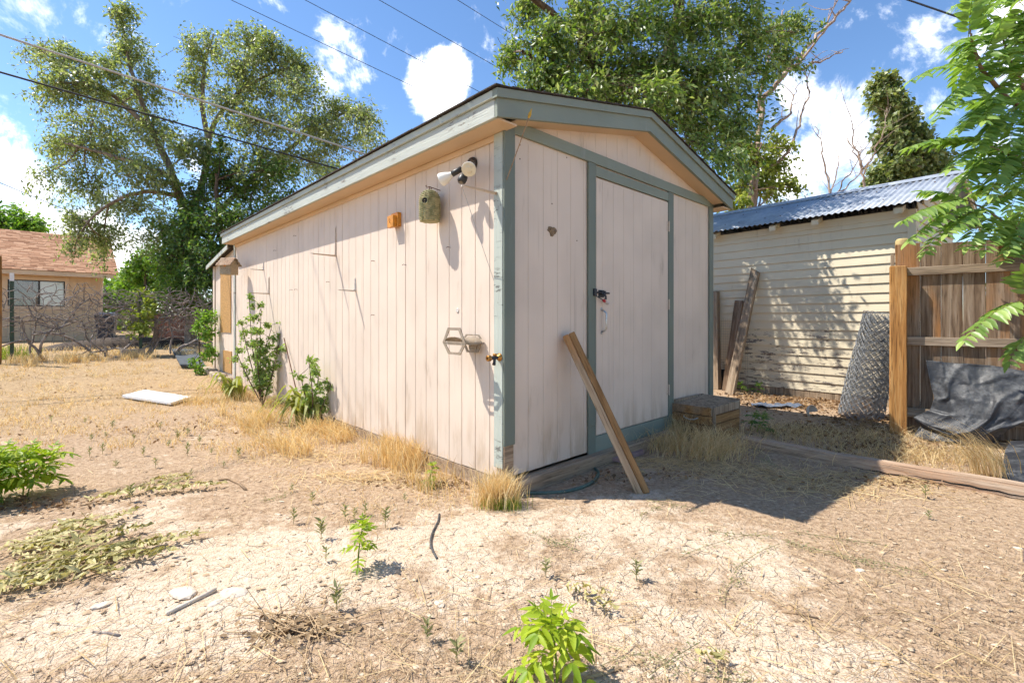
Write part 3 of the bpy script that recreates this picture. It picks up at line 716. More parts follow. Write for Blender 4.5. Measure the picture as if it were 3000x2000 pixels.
# --- hose hanger
B = on_left(1393, 1000); HH = at_wall('hose_hanger', 'taupe plastic hose hanger with open frames beside the corner trim', 'hose hanger', B)
Lh = arm_len(B, 1329)
def ring_frame(x, outer, inner, th=.006):
    m = MB(); n = len(outer); V = []
    for xx in (x, x+th):
        for p in outer: V.append(Vector((xx, p[0], p[1])))
        for p in inner: V.append(Vector((xx, p[0], p[1])))
    F = []
    for i in range(n):
        j = (i+1) % n
        F += [(i, j, n+j, n+i), (2*n+i, 3*n+i, 3*n+j, 2*n+j), (i, 2*n+i, 2*n+j, j), (n+i, n+j, 3*n+j, 3*n+i)]
    return m.add(V, F)
kk = 1.0
up_o = [(-.128, -.006), (.128, -.006), (.068, .098), (-.068, .098)]; up_i = [(-.098, .006), (.098, .006), (.050, .080), (-.050, .080)]
dn_o = [(-.126, -.007), (-.066, -.082), (.066, -.082), (.126, -.007)]; dn_i = [(-.092, -.018), (-.048, -.066), (.048, -.066), (.092, -.018)]
m = ring_frame(-Lh, up_o, up_i); m.build('front_frame', MAT['taupe_plastic'], HH)
m = ring_frame(-Lh+.002, dn_o, dn_i); m.build('lower_frame', MAT['taupe_plastic'], HH)
m = MB(); n = 20; V = []
for xx in np.linspace(-Lh+.001, -.03, 7):
    sg = .124*(1-.30*math.sin(math.pi*(xx+Lh)/Lh))
    for k in range(n+1):
        a = math.pi*k/n; V.append(Vector((xx, -sg*math.cos(a), .042*math.sin(a)-.016+.02*math.cos(math.pi*(xx+Lh)/Lh)**2*.6)))
nv = len(V); V += [v + Vector((0, 0, -.005)) for v in V]
F = []
for i in range(6):
    for k in range(n):
        a = i*(n+1)+k; F += [(a, a+1, a+n+2, a+n+1), (nv+a, nv+a+n+1, nv+a+n+2, nv+a+1)]
for i in range(6):
    for k in (0, n): a = i*(n+1)+k; F.append((a, a+n+1, nv+a+n+1, nv+a))
for k in range(n): F += [(k, nv+k, nv+k+1, k+1)]
m.add(V, F).build('saddle', MAT['taupe_plastic'], HH, smooth=True)
ring_frame(-.03, [(-.10, .02), (.10, .02), (.07, .05), (-.07, .05)], [(-.08, .026), (.08, .026), (.058, .042), (-.058, .042)]).build('wall_frame', MAT['taupe_plastic'], HH)
m = ring_frame(-.032, [(-.10, -.01), (-.06, -.075), (.06, -.075), (.10, -.01)], [(-.076, -.018), (-.045, -.060), (.045, -.060), (.076, -.018)]); m.bbox(-.03, -.0005, -.04, .04, -.055, .02, .003)
m.build('wall_plate', MAT['taupe_plastic'], HH)

# --- brass tap on the trim
B = on_left(1464, 1046, .02); TP = at_wall('garden_tap', 'small brass garden tap on the sage corner trim', 'tap', B)
X = frame((0, 0, 0), (0, 0, 1), (-1, 0, 0))
MB().lathe([(.026, 0), (.026, .006), (.016, .010), (.014, .022)], 20, X).build('flange', MAT['brass'], TP, smooth=True)
m = MB().tube([(-.02, 0, 0), (-.075, .005, -.003)], .012, 10); m.tube([(-.045, 0, 0), (-.05, -.004, -.03), (-.058, -.008, -.045)], [.01, .009, .012], 8); m.build('valve_body', MAT['dark_metal'], TP)
M = frame((-.075, .005, -.003), (0, 0, 1), (-1, .1, -.25))
m = MB().lathe([(.012, 0), (.020, .002), (.020, .022), (.017, .026), (.009, .026), (.008, .012), (.0001, .012)], 16, M)
m.build('outlet', MAT['brass'], TP)
m = MB().bbox(-.052, -.032, -.012, .012, .010, .026, .003); m.tube([(-.042, 0, .01), (-.042, 0, .02)], .006, 8); m.build('bonnet', MAT['brass'], TP)
# --- hole plug
B = on_left(1341, 909); o = at_wall('hole_plug', 'round beige hole plug above the hose hanger', 'plug', B)
MB().lathe([(.017, 0), (.017, .003), (.013, .006), (.008, .003), (.0001, .003)], 18, X).build('cap', MAT['bracket_white'], o, smooth=True)

# --- small wooden birdhouse
B = on_left(719, 792); BH = at_wall('wooden_birdhouse', 'little wooden birdhouse with shingled roof at the far end of the wall', 'birdhouse', B + Vector((-.17, 0, 0))); BH.rotation_euler = (0, 0, R(80))
plain('birdhouse_paint', (.40, .31, .20), .8, vary=.3, scale=40, dirt=(.12, .15, .10))
MB().bbox(-.16, -.002, -.095, .095, -.085, .075, .003).build('box', MAT['birdhouse_paint'], BH)
for s in (-1, 1):
    o = MB().prism([(-.081-s*.108, .045), (-.081, .155), (-.081, .167), (-.081-s*.12, .045)][::s], -.12, .12, 'y').build('roof_slope', MAT['grey_wood'], BH)
    mm = MB()
    for r_ in range(6):
        for k in range(11):
            f0 = r_/6; f1 = f0+.21; y0 = -.122+k*.0222+(.011 if r_ % 2 else 0)
            a = Vector((-.081-s*(.122-.122*f0), 0, .044+.124*f0)); b = Vector((-.081-s*(.122-.122*min(f1, 1)), 0, .044+.124*min(f1, 1)))
            n_ = Vector((-s*.71, 0, .70))*(.008); 
            mm.add([a+Vector((0, y0, 0))+n_, a+Vector((0, y0+.0205, 0))+n_, b+Vector((0, y0+.0205, 0))+n_*.3, b+Vector((0, y0, 0))+n_*.3, a+Vector((0, y0, 0)), a+Vector((0, y0+.0205, 0))], [(0,1,2,3), (4,5,1,0)])
    tag(mm.build('shake_shingles', MAT['timber_wood'], o), kind='stuff')
MB().prism([(-.15, .075), (-.012, .075), (-.081, .15)], -.093, .093, 'y').build('gable_block', MAT['birdhouse_paint'], BH)
MB().lathe([(.016, 0), (.016, .003), (.0001, .004)], 14, frame((-.16, 0, .045), (0, 0, 1), (-1, 0, 0))).build('entry_hole', MAT['orange_block'], BH)

# --- nails and rust marks on the long wall
for (px, py) in ((868, 691), (809, 734), (1098, 765), (1190, 776), (857, 849), (871, 848), (965, 826), (1097, 923), (1320, 725)):
    p = on_left(px, py); MB().tube([(p.x-.0, p.y, p.z), (p.x-.028, p.y+.002, p.z+.003), (p.x-.035, p.y+.003, p.z-.006)], .0024, 5).build('nail', MAT['rust'], SHED)
for (px, py) in ((1523, 425), (1523, 466), (1617, 597), (1690, 705), (1808, 527), (1660, 462)):
    p = on_front(px, py); MB().lathe([(.005, 0), (.005, .002), (.0001, .003)], 8, frame((p.x, p.y, p.z), (0, 0, 1), (0, -1, 0))).build('nail', MAT['rust'], SHED)

# --- mud nest on the door wall
B = on_front(1617, 678); o = at_wall('mud_nest', 'crumbling mud nest stuck on the door wall', 'nest', B)
m = MB(); bm = bmesh.new(); bmesh.ops.create_icosphere(bm, subdivisions=3, radius=1)
for v in bm.verts:
    c = v.co.copy(); k = 1+.45*mnoise.noise(c*2.3)+.25*mnoise.noise(c*6); v.co = Vector((c.x*.042*k*(1.15-.5*abs(c.z)), min(c.y*.014*k, .0), c.z*.032*k+(.012 if abs(c.x) > .6 else -.004)))
bm.verts.index_update(); m.add([v.co.copy() for v in bm.verts], [[w.index for w in f.verts] for f in bm.faces]); bm.free()
plain('mud', (.24, .17, .105), .95, vary=.5, scale=60, bump=.6)
m.build('nest_body', MAT['mud'], o)
m = MB()
for k in range(26):
    a = Vector((random.uniform(-.04, .04), -.006, random.uniform(-.02, .03))); m.tube([a, a+Vector((random.uniform(-.03, .03), -.008, random.uniform(-.03, .01)))], .0012, 3)
m.build('nest_straw', MAT['twig_pale'], o)

# --- yellow-tipped rod at the corner
a = on_front(1484, 527, .039); b = on_front(1549, 345, .235); c = on_front(1558, 318, .262)
A = shed(*a); o = thing('tipped_rod', 'thin rod with a yellow spear tip sticking out of the corner trim', 'rod', A)
Bw = shed(*b)-A; Cw = shed(*c)-A
MB().tube([(0, 0, 0), Bw*.5+Vector((.002, 0, 0)), Bw], .0035, 7).build('shaft', MAT['twig'], o)
plain('yellow_tip', (.55, .33, .035), .4, vary=.3, scale=40)
MB().tube([Bw-(Cw-Bw)*.05, Bw+(Cw-Bw)*.15, Bw+(Cw-Bw)*.35, Cw], [.005, .010, .0105, .0015], 8).build('tip', MAT['yellow_tip'], o, smooth=True)

# --- screwdriver in the hasp
a = on_front(1746, 866, .03); b = on_front(1767, 879, .05); c = on_front(1783, 890, .062); A = shed(*a)
o = thing('screwdriver', 'screwdriver with red collar and clear handle stuck through the door latch', 'screwdriver', A)
b = shed(*b)-A; c = shed(*c)-A
MB().tube([(b*-.25), b], .0035, 7).build('shank', MAT['dark_metal'], o)
MB().tube([b*.93, b+(c-b)*.15, b+(c-b)*.34], [.007, .012, .0125], 10).build('collar', MAT['red_plastic'], o, smooth=True)
MB().tube([b+(c-b)*.34, b+(c-b)*.5, b+(c-b)*.92, c], [.0118, .0125, .0125, .008], 10).build('handle', MAT['pale_plastic'], o, smooth=True)

# ================================================================ cream outbuilding on the right
dM = Vector((-1131, 1394, 0)).normalized()          # along its wall, away from the camera
nM = Vector((-dM.y, dM.x, 0)); nM = nM if nM.y < 0 else -nM    # outward, towards the camera's left
if nM.x > 0: nM = -nM
MC = Vector((5.064, 6.003, 0))                       # near corner of the wall
ANM = math.atan2(-nM.y, -nM.x)                       # local x points into the building, local y along dM
CS = thing('clapboard_outbuilding', 'cream clapboard outbuilding with a corrugated metal roof', 'outbuilding', MC, ANM)
WLEN = 4.4; ZF = .075; ZE = 2.55
def cpart(mb, name, mat, parent=None, **k): return mb.build(name, MAT[mat], parent if parent is not None else CS, **k)
cpart(MB().box(.03, 2.5, .02, WLEN, -.1, 2.5), 'wall_core', 'grey_wood')
cpart(MB().bbox(.008, .03, -.0, WLEN, -.12, ZF+.06, .004), 'skirt_board', 'grey_wood')
nb = 19; hh = (2.50-ZF-.03)/nb
for k in range(nb):
    z0 = ZF+.03+k*hh; z1 = z0+hh+.018
    mt = 'cream_bare' if k < 3 else ('cream_peeling' if k < 7 else 'cream_paint')
    cuts = [.055, WLEN] if k not in (4, 2, 9) else [.055, random.uniform(1.0, 1.6), WLEN]
    for a, b in zip(cuts[:-1], cuts[1:]):
        w = random.uniform(-.003, .003); m = MB()
        m.add([Vector(v) for v in ((-.002, a+.001, z0+w), (-.002, b-.001, z0-w), (.018, b-.001, z0-w), (.018, a+.001, z0+w), (.018, a+.001, z1), (.018, b-.001, z1), (.028, b-.001, z1), (.028, a+.001, z1), (.029, a+.001, z0+.012), (.029, b-.001, z0+.012))],
              [(0,1,5,4)[::-1], (0,3,2,1)[::-1], (3,8,9,2)[::-1], (4,5,6,7)[::-1], (7,6,9,8)[::-1], (0,4,7,8,3)[::-1], (1,2,9,6,5)[::-1]])
        cpart(m, 'clapboard', mt)
cpart(MB().bbox(-.012, .03, -.03, .054, ZF, 2.53, .003), 'corner_board', 'cream_paint')
# gable end wall facing the camera side
cpart(MB().prism([(.0, ZF), (2.5, ZF), (2.5, 2.5), (1.25, 3.0), (.0, 2.5)], -.012, .02, 'y'), 'end_wall', 'cream_paint')
k = 0
while ZF+.05+k*hh < 3.0:
    z0 = ZF+.05+k*hh; x0 = .055 if z0 < 2.5 else .06+(z0-2.5)*2.5; x1 = 2.5-x0+.0
    if x1-x0 > .1: cpart(MB().add([Vector(v) for v in ((x0, -.034, z0), (x1, -.034, z0), (x1, -.013, z0+hh), (x0, -.013, z0+hh), (x0, -.0125, z0), (x1, -.0125, z0))], [(0,1,2,3), (0,4,5,1), (0,3,4), (1,5,2)]), 'clapboard', 'cream_paint')
    k += 1
cpart(MB().bbox(-.004, .03, .055, WLEN, 2.44, 2.545, .003), 'eave_board', 'cream_paint')
for y in (.12, 1.05, 1.62, 2.55, 3.4, 4.2):
    cpart(MB().prism([(-.17, 2.47), (.0, 2.53), (.0, 2.60), (-.17, 2.54)], y-.045, y+.045, 'y'), 'rafter_tail', 'cream_paint')
# corrugated roof sheets
t = NT('corrugated_metal'); n = t.noise(t.coord('pos', (3, 3, 3)), 1, 3, .6); c = t.mix(t.mrange(n, .35, .68), (.29, .32, .37), (.42, .45, .49))
c = t.mix(t.mrange(t.noise(t.coord('pos', (25, 25, 25)), 1, 2, .6), .6, .75, 0, .5), c, (.18, .17, .17))
MAT['corrugated_metal'] = t.done(t.bsdf(c, .5, .12, None, .5))
RP = .60/1.5
def roof_sheet(y0, y1, side):
    m = MB(); pitch = .076; n = int((y1-y0)/pitch*6); V = []
    for i in range(n+1):
        y = y0+(y1-y0)*i/n; h = .0105*math.sin(2*math.pi*y/pitch)
        for f in (0, .5, 1):
            xx = -.25+1.5*f; z = 2.575+RP*(xx+.25)+h
            V.append(Vector((xx if side == 0 else 2.5-xx, y, z)))
    F = [(i*3+j, i*3+j+1, (i+1)*3+j+1, (i+1)*3+j) for i in range(n) for j in range(2)]
    m.add(V, F if side == 0 else [f[::-1] for f in F])
    o = cpart(m, 'roof_sheet', 'corrugated_metal', smooth=True); md = o.modifiers.new('t', 'SOLIDIFY'); md.thickness = .002
    mm = MB()
    for xx in (.1, .75):
        for j in range(int((y1-y0)/(pitch*3))):
            yy = y0+.02+j*pitch*3; z = 2.575+RP*(xx+.25)+.011; mm.lathe([(.011, 0), (.011, .003), (.005, .009)], 6, Matrix.Translation((xx if side == 0 else 2.5-xx, yy, z)))
    tag(mm.build('screws', MAT['rust'], o), kind='stuff')
    return o
yy = -.33
while yy < WLEN+.1:
    for sd in (0, 1): roof_sheet(yy, min(yy+.66, WLEN+.25), sd)
    yy += .64
cpart(MB().prism([(1.10, 3.125), (1.25, 3.195), (1.40, 3.125), (1.40, 3.132), (1.25, 3.205), (1.10, 3.132)], -.34, WLEN+.25, 'y'), 'ridge_cap', 'corrugated_metal')
for sd in (0, 1):
    f = (lambda q: q) if sd == 0 else (lambda q: 2.5-q)
    pl = [(f(-.24), 2.50), (f(1.25), 3.09), (f(1.25), 3.17), (f(-.24), 2.565)]
    cpart(MB().prism(pl if sd == 0 else pl[::-1], -.315, -.29, 'y'), 'barge_board', 'cream_paint')
cpart(MB().box(-.2, 2.7, WLEN, WLEN+.02, -.1, 2.5), 'end_wall', 'cream_paint')

# --- boards leaning on the cream wall
def wallpt(v, off, z): return MC + dM*v + nM*off + Vector((0, 0, z))
def v_of(px, off=0.0):                                     # how far along the cream wall column px falls
    r = (px-1500)/FPX; p = MC+nM*off; return (r*p.y-p.x)/(dM.x-r*dM.y)
def lean_board(name, label, cat, px_b, px_t, z_top, off_b, w, th, mat, ragged=False, grp=None):
    b = wallpt(v_of(px_b, off_b), off_b, 0); b.z = gz(b.x, b.y)-.01; tpt = wallpt(v_of(px_t, .05), .05, z_top)
    o = thing(name, label, cat, b, group=grp); ax = (tpt-b); Ln = ax.length; ax.normalize()
    M = frame((0, 0, 0), dM - ax*dM.dot(ax), ax); m = MB()
    bm = bmesh.new(); bmesh.ops.create_cube(bm, size=1)
    bmesh.ops.subdivide_edges(bm, edges=[e for e in bm.edges if abs((e.verts[0].co-e.verts[1].co).z) > .5], cuts=14)
    for q in bm.verts:
        z = (q.co.z+.5)*Ln; nz_ = mnoise.noise(Vector((q.co.x*3+px_b, q.co.y*3, z*3)))
        q.co = Vector((q.co.x*w*(1+.06*nz_), q.co.y*th, z + (.07*mnoise.noise(Vector((q.co.x*9, q.co.y*7, px_b)))+(.05 if q.co.x > 0 else -.02) if ragged and z > Ln*.97 else 0)))
    bmesh.ops.bevel(bm, geom=[e for e in bm.edges if len(e.link_faces) == 2 and e.calc_face_angle(0) > 1.2], offset=.004, segments=1, affect='EDGES')
    me = bpy.data.meshes.new('plank_body'); bm.to_mesh(me); bm.free()
    p = obj('plank_body', me, MAT[mat], o); p.matrix_local = M
    return o
lean_board('leaning_board', 'long weathered board with a splintered top leaning on the cream wall', 'board', 2138, 2212, 1.86, .62, .125, .075, 'grey_wood', True)
lean_board('leaning_board', 'shorter dark board behind the long leaning board', 'board', 2128, 2166, 1.44, .30, .13, .05, 'fence_wood')
lean_board('leaning_post', 'grey weathered post beside the shed corner in front of the cream wall', 'post', 2097, 2092, 1.60, .25, .14, .11, 'grey_wood', True)
# wire netting behind them
b = wallpt(v_of(2085, .12), .12, 0); o = thing('wire_netting', 'dark wire netting propped behind the leaning boards', 'netting', b)
pp = []
for k in range(15):
    y = -.1-.035*k; pp.append(([(dM*y)[:] , (dM*y+Vector((0, 0, 1.15)))[:]], .0012))
for k in range(28):
    z = .02+.042*k; pp.append(([(dM*-.08+Vector((0, 0, z)))[:], (dM*-.6+Vector((0, 0, z)))[:]], .0012))
V, F = tubes([(np.array(a), r) for a, r in pp], 3); obj('mesh_wire', fast_mesh('mesh_wire', V, F), MAT['wire_grey'], o)
MB().bbox(-.03, .03, -.2, .2, -.02, .30, .01).build('charred_panel', MAT['charred'], o, loc=wallpt(v_of(2105, .1), .1, .02)-b, rotz=ANM)

# ================================================================ board fence on the right
dF = Vector((.8045, -.594, 0)).normalized(); nF = Vector((-.594, -.8045, 0)).normalized()   # along, and towards the camera
P0 = Vector((2631-1500, 1394, 0))/1394*4.75
FZ = 0.0
FE = thing('board_fence', 'weathered brown board fence with three rails along the right edge', 'fence', P0, math.atan2(dF.y, dF.x))
# local x along the fence, local y away from the camera
def fpart(mb, name, mat, lab=None):
    o = mb.build(name, MAT[mat], FE)
    if lab: o['label'] = lab
    return o
def post_mesh(w, d, z0, z1, seed, n=18, b=.006):
    bm = bmesh.new(); bmesh.ops.create_cube(bm, size=1)
    bmesh.ops.subdivide_edges(bm, edges=[e for e in bm.edges if abs((e.verts[0].co-e.verts[1].co).z) > .5], cuts=n)
    for q in bm.verts:
        f = q.co.z+.5; z = z0+(z1-z0)*f; nn = mnoise.noise(Vector((seed, z*2.2, q.co.x))); n2 = mnoise.noise(Vector((seed+5, z*2.2, q.co.y)))
        q.co = Vector((q.co.x*w+nn*.004, q.co.y*d+n2*.004, z + (mnoise.noise(Vector((q.co.x*3, q.co.y*3, seed)))*.008 if f > .9 else 0)))
    bmesh.ops.bevel(bm, geom=[e for e in bm.edges if len(e.link_faces) == 2 and e.calc_face_angle(0) > 1.2], offset=b, segments=1, affect='EDGES')
    me = bpy.data.meshes.new('post'); bm.to_mesh(me); bm.free(); return me
tag(obj('post', post_mesh(.135, .10, -.15, 1.665, 3.1), MAT['orange_post'], FE), 'orange-brown end post of the fence')
SP = .1555
for k in range(0, 16):
    x0 = .02+k*SP; w = SP-random.uniform(.002, .005); top = 1.86+random.uniform(-.03, .03)
    if k == 0: x0, w = -.02, .193
    o = obj('fence_board', post_mesh(w, .018, .02+random.uniform(-.01, .03), top, 10+k*3.7, 6, .002), MAT['fence_wood'], FE)
    o.location = (x0+w/2, .085+random.uniform(-.003, .003), 0)
for (z0, z1, nm) in ((1.575, 1.655, 'rail'), (.875, .958, 'rail'), (.165, .255, 'rail')):
    o = MB().bbox(-1.25, 1.25, -.019, .019, -(z1-z0)/2, (z1-z0)/2, .004).build('rail', MAT['fence_rail'], FE); o.location = (.07+1.25, .056, (z0+z1)/2)
    o.rotation_euler = (0, R(random.uniform(-.25, .25)), 0)
# second post and boards just behind the corner
o = thing('capped_post', 'round yellowish-topped post behind the fence corner', 'post', P0+nF*-.30+dF*.05)
plain('post_cap', (.50, .37, .16), .8, vary=.3, scale=20)
MB().lathe([(.052, -.1), (.05, 1.85), (.053, 1.86)], 12).build('shaft', MAT['orange_post'], o, smooth=True)
MB().lathe([(.054, 1.862), (.062, 1.90), (.06, 1.955), (.045, 1.975), (.0001, 1.98)], 12).build('cap', MAT['post_cap'], o, smooth=True)
o = MB().bbox(-.055, -.022, .10, .118, .02, 1.80, .003).build('fence_board', MAT['grey_wood'], FE)

# ================================================================ roll of chain link
b = G(2518, 1222); b.z -= .0; topc = W(2592, 925, 5.45)
RB = thing('chain_link_roll', 'roll of galvanised chain-link mesh leaning at the fence post', 'mesh roll', b)
ax = (topc-b); Hc = ax.length; ax.normalize(); M = frame((0, 0, 0), ax.orthogonal(), ax)
paths = []
for (rad, nh, ph) in ((.222, 20, 0), (.212, 19, .09), (.196, 17, .2), (.172, 15, .4), (.14, 12, .6)):
    Hh = Hc*(1-.02*random.random()); pit = 2*math.pi*rad/nh
    for sgn in (1, -1):
        for j in range(nh):
            n = 30; f = np.linspace(0, 1, n); a = 2*np.pi*j/nh + ph + sgn*f*Hh/rad*1.02
            rr = rad*(1.0+.05*(1-f))*(1+.03*np.sin(a*3+f*7)) + .006*np.sin(f*60+j)*sgn
            sq = 1.0+.06*np.exp(-f*7)
            P = np.stack([rr*np.cos(a)*sq, rr*np.sin(a)*.92, f*Hh + .02*np.cos(a)], 1); paths.append((P, .0029))
V, F = tubes(paths, 3); V = np.array([(M @ Vector(v))[:] for v in V])
tag(obj('mesh_wire', fast_mesh('mesh_wire', V, F), MAT['galvanised'], RB), kind='stuff')
p2 = []
for (rad, nh) in ((.222, 20), (.196, 17)):
    for j in range(nh):
        a = 2*np.pi*(j+np.linspace(0, 1, 7))/nh; P = np.stack([rad*np.cos(a), rad*np.sin(a)*.92, Hc+.012+.018*np.sin(np.linspace(0, np.pi, 7))+.02*np.cos(a)], 1); p2.append((P, .0024))
V, F = tubes(p2, 3); V = np.array([(M @ Vector(v))[:] for v in V]); obj('knuckled_edge', fast_mesh('knuckled_edge', V, F), MAT['galvanised'], RB)

# ================================================================ wooden box by the door wall
B = on_front(2050, 1260, .005); Bw = shed(2.235, -.385, 0)
BX = thing('wooden_box', 'old wooden box with a bent pull handle and sunken lid against the shed', 'box', shed(2.22, -.40, gz(*shed(2.22, -.40)[:2])), ANG-.03)
bw, bd, bh = .60, .385, .33
def plank(x0, x1, y0, y1, z0, z1, name='side_board', mat='box_wood', lab=None):
    return MB().bbox(x0, x1, y0, y1, z0, z1, .004).build(name, MAT[mat], BX)
for k in range(4):
    z0 = k*bh/4+.003; z1 = (k+1)*bh/4-.003
    plank(0, bw, -.0, .02, z0, z1, 'front_board', 'grey_wood' if k > 2 else 'box_wood')          # long side, faces the yard
    o = MB().bbox(-.019, -.0005, .0, bd, z0, z1, .004).build('end_board', MAT['box_wood'], BX)
    plank(.021, bw, bd-.02, bd, z0, z1+(.03 if k == 3 else 0), 'back_board', 'grey_wood'); 
    MB().bbox(bw+.0005, bw+.02, .0, bd, z0, z1+(.02 if k == 3 else 0), .004).build('end_board', MAT['grey_wood'], BX)
MB().bbox(.01, .05, -.019, -.0005, .0, bh-.004, .003).build('corner_post', MAT['grey_wood'], BX)
lid = MB().bbox(.03, bw-.03, .03, bd-.03, -.008, .008, .003).build('lid', MAT['grey_wood'], BX); lid.location = (0, 0, bh-.045); lid.rotation_euler = (R(5), R(-3), 0)
MB().box(.021, bw-.001, .021, bd-.021, .02, bh-.09).build('dark_inside', MAT['dark_hole'], BX)
MB().tube([(-.020, .12, .222), (-.034, .125, .218), (-.038, .15, .207), (-.039, .19, .202), (-.038, .23, .207), (-.034, .255, .218), (-.020, .26, .222)], .0055, 7).build('pull_handle', MAT['chrome'], BX, smooth=True)

# ================================================================ beam leaning at the door
b = G(1880, 1438); tpt = shed(*on_front(1668, 985, .055)); LB = thing('leaning_beam', 'short brown timber beam leaning against the wall beside the door', 'beam', b)
ax = tpt-b; Ln = ax.length; ax.normalize(); sx = dR - ax*dR.dot(ax)
M = frame((0, 0, 0), sx, ax) @ Matrix.Rotation(R(38), 4, 'Z')
for (y0, y1, nm, mt) in ((-.046, -.0015, 'lower_ply', 'beam_dark'), (.0, .046, 'upper_ply', 'beam_wood')):
    bm = bmesh.new(); bmesh.ops.create_cube(bm, size=1)
    bmesh.ops.subdivide_edges(bm, edges=[e for e in bm.edges if abs((e.verts[0].co-e.verts[1].co).z) > .5], cuts=16)
    for q in bm.verts:
        z = (q.co.z+.5)*(Ln+.03)-.02; q.co = Vector((q.co.x*.092 + .004*mnoise.noise(Vector((q.co.x, y0*40, z*5))), (y0+y1)/2+q.co.y*(y1-y0), z))
    bmesh.ops.bevel(bm, geom=[e for e in bm.edges if len(e.link_faces) == 2 and e.calc_face_angle(0) > 1.2], offset=.005, segments=1, affect='EDGES')
    me = bpy.data.meshes.new(nm); bm.to_mesh(me); bm.free(); o = obj(nm, me, MAT[mt], LB); o.matrix_local = M

# ================================================================ landscape timber on the ground
def timber(name, label, p, q, w, h, mat='timber_wood', seed=1, sink=.03):
    p = Vector(p); q = Vector(q); d = (q-p); Ln = d.length
    o = thing(name, label, 'timber', p, math.atan2(d.y, d.x))
    bm = bmesh.new(); bmesh.ops.create_cube(bm, size=1)
    bmesh.ops.subdivide_edges(bm, edges=[e for e in bm.edges if abs((e.verts[0].co-e.verts[1].co).x) > .5], cuts=40)
    for v in bm.verts:
        x = (v.co.x+.5)*Ln; wp = p + d*(x/Ln); bow = .05*math.sin(math.pi*x/Ln)
        v.co = Vector((x, v.co.y*w+bow+.005*mnoise.noise(Vector((x*4, seed, v.co.y))), gz(wp.x, wp.y)-p.z-sink+(v.co.z+.5)*h+.006*mnoise.noise(Vector((x*3, seed+9, v.co.z)))))
    bmesh.ops.bevel(bm, geom=[e for e in bm.edges if len(e.link_faces) == 2 and e.calc_face_angle(0) > 1.1], offset=.012, segments=2, affect='EDGES')
    me = bpy.data.meshes.new('log_body'); bm.to_mesh(me); bm.free(); obj('log_body', me, MAT[mat], o, smooth=False)
    m = MB()                                           # drying cracks along the front face
    for (f0, f1, zz, th) in ((.28, .50, .40, .004), (.40, .62, .52, .006), (.55, .74, .30, .005), (.62, .9, .58, .005)):
        V = []; n = 14
        for i in range(n+1):
            f = f0+(f1-f0)*i/n; x = f*Ln; wp = p+d*f; b_ = .05*math.sin(math.pi*f)-w/2-.0022; z = gz(wp.x, wp.y)-p.z-sink+h*(zz-.25*(f-f0)+.03*math.sin(i*2.1)); k = th*math.sin(math.pi*i/n)+.0006
            V += [Vector((x, b_, z-k)), Vector((x, b_, z+k))]
        m.add(V, [(2*i, 2*i+2, 2*i+3, 2*i+1) for i in range(n)])
    if seed == 1: m.build('drying_crack', MAT['dark_hole'], o)
    return o
a = G(2172, 1303); b2 = G(2990, 1462); dd = (b2-a).normalized()
timber('landscape_timber', 'long cracked landscape timber lying across the bare ground', a, b2+dd*1.2, .12, .115)
# ================================================================ paver by the sill
p0 = G(1800, 1345); o = thing('paver', 'pinkish stone paver lying by the shed sill', 'paver', p0, ANG+.1)
m = MB(); pts = [(-.10, -.10), (.30, -.12), (.42, .02), (.36, .12), (.02, .10), (-.12, .05)]
m.prism(pts, .012, .042, 'z', Matrix.Rotation(R(2), 4, 'Y')); m.build('slab', MAT['pink_paver'], o)

# ================================================================ black plastic sheeting
t = NT('black_sheet'); p = t.coord('pos'); n = t.noise(p, 6, 4, .65); n2 = t.noise(p, 30, 2, .6)
c = t.mix(t.math('MULTIPLY', t.mrange(n, .40, .70), t.mrange(n2, .3, .62)), (.024, .026, .031), (.105, .108, .113))
MAT['black_sheet'] = t.done(t.bsdf(c, t.mrange(n, .35, .65, .46, .68), 0, t.bump(t.noise(p, 34, 4, .65), .5, .008), .5))
def FP(px, py, off):                                  # pixel -> point off metres in front of the fence boards
    d = ray(px, py); o = Vector((0, 0, CAM_H)); q = P0 + nF*off; k = (q-o).dot(nF)/d.dot(nF); return o+d*k
def sheet(name, label, rows, nu=70, nv=60, amp=.05, seed=2, cat='plastic sheet'):
    """rows: list of boundary curves top to bottom, each a list of world points left to right"""
    R_ = [[Vector(q) for q in r] for r in rows]
    def lin(pts, f):
        f = f*(len(pts)-1); i = min(int(f), len(pts)-2); k = f-i; k = k*k*(3-2*k)*.5+k*.5; return pts[i]*(1-k)+pts[i+1]*k
    V = []
    for j in range(nv+1):
        g = j/nv*(len(R_)-1); i = min(int(g), len(R_)-2); k = g-i; ks = k*k*(3-2*k)*.6+k*.4
        for u in range(nu+1):
            f = u/nu; q = lin(R_[i], f)*(1-ks)+lin(R_[i+1], f)*ks
            ph = (f*.8 + (j/nv)*1.15)*9 + 1.5*mnoise.noise(Vector((f*2.2, j/nv*2.2, seed)))*2
            ridge = (1-abs(math.sin(ph)))**2.2
            h = amp*ridge*(.25+.75*mnoise.noise(Vector((f*2.7, j/nv*1.8, seed+3))) ) + .014*mnoise.noise(Vector((f*9, j/nv*8, seed+7))) + .004*mnoise.noise(Vector((f*24, j/nv*20, seed)))
            q = q + nF*h + Vector((0, 0, h*.35)); V.append(q)
    base = V[nv*(nu+1)].copy(); o = thing(name, label, cat, base)
    m = MB().add([v-base for v in V], [(j*(nu+1)+u, j*(nu+1)+u+1, (j+1)*(nu+1)+u+1, (j+1)*(nu+1)+u) for j in range(nv) for u in range(nu)])
    q = m.build('film', MAT['black_sheet'], o, smooth=True); md = q.modifiers.new('t', 'SOLIDIFY'); md.thickness = .003
    return o
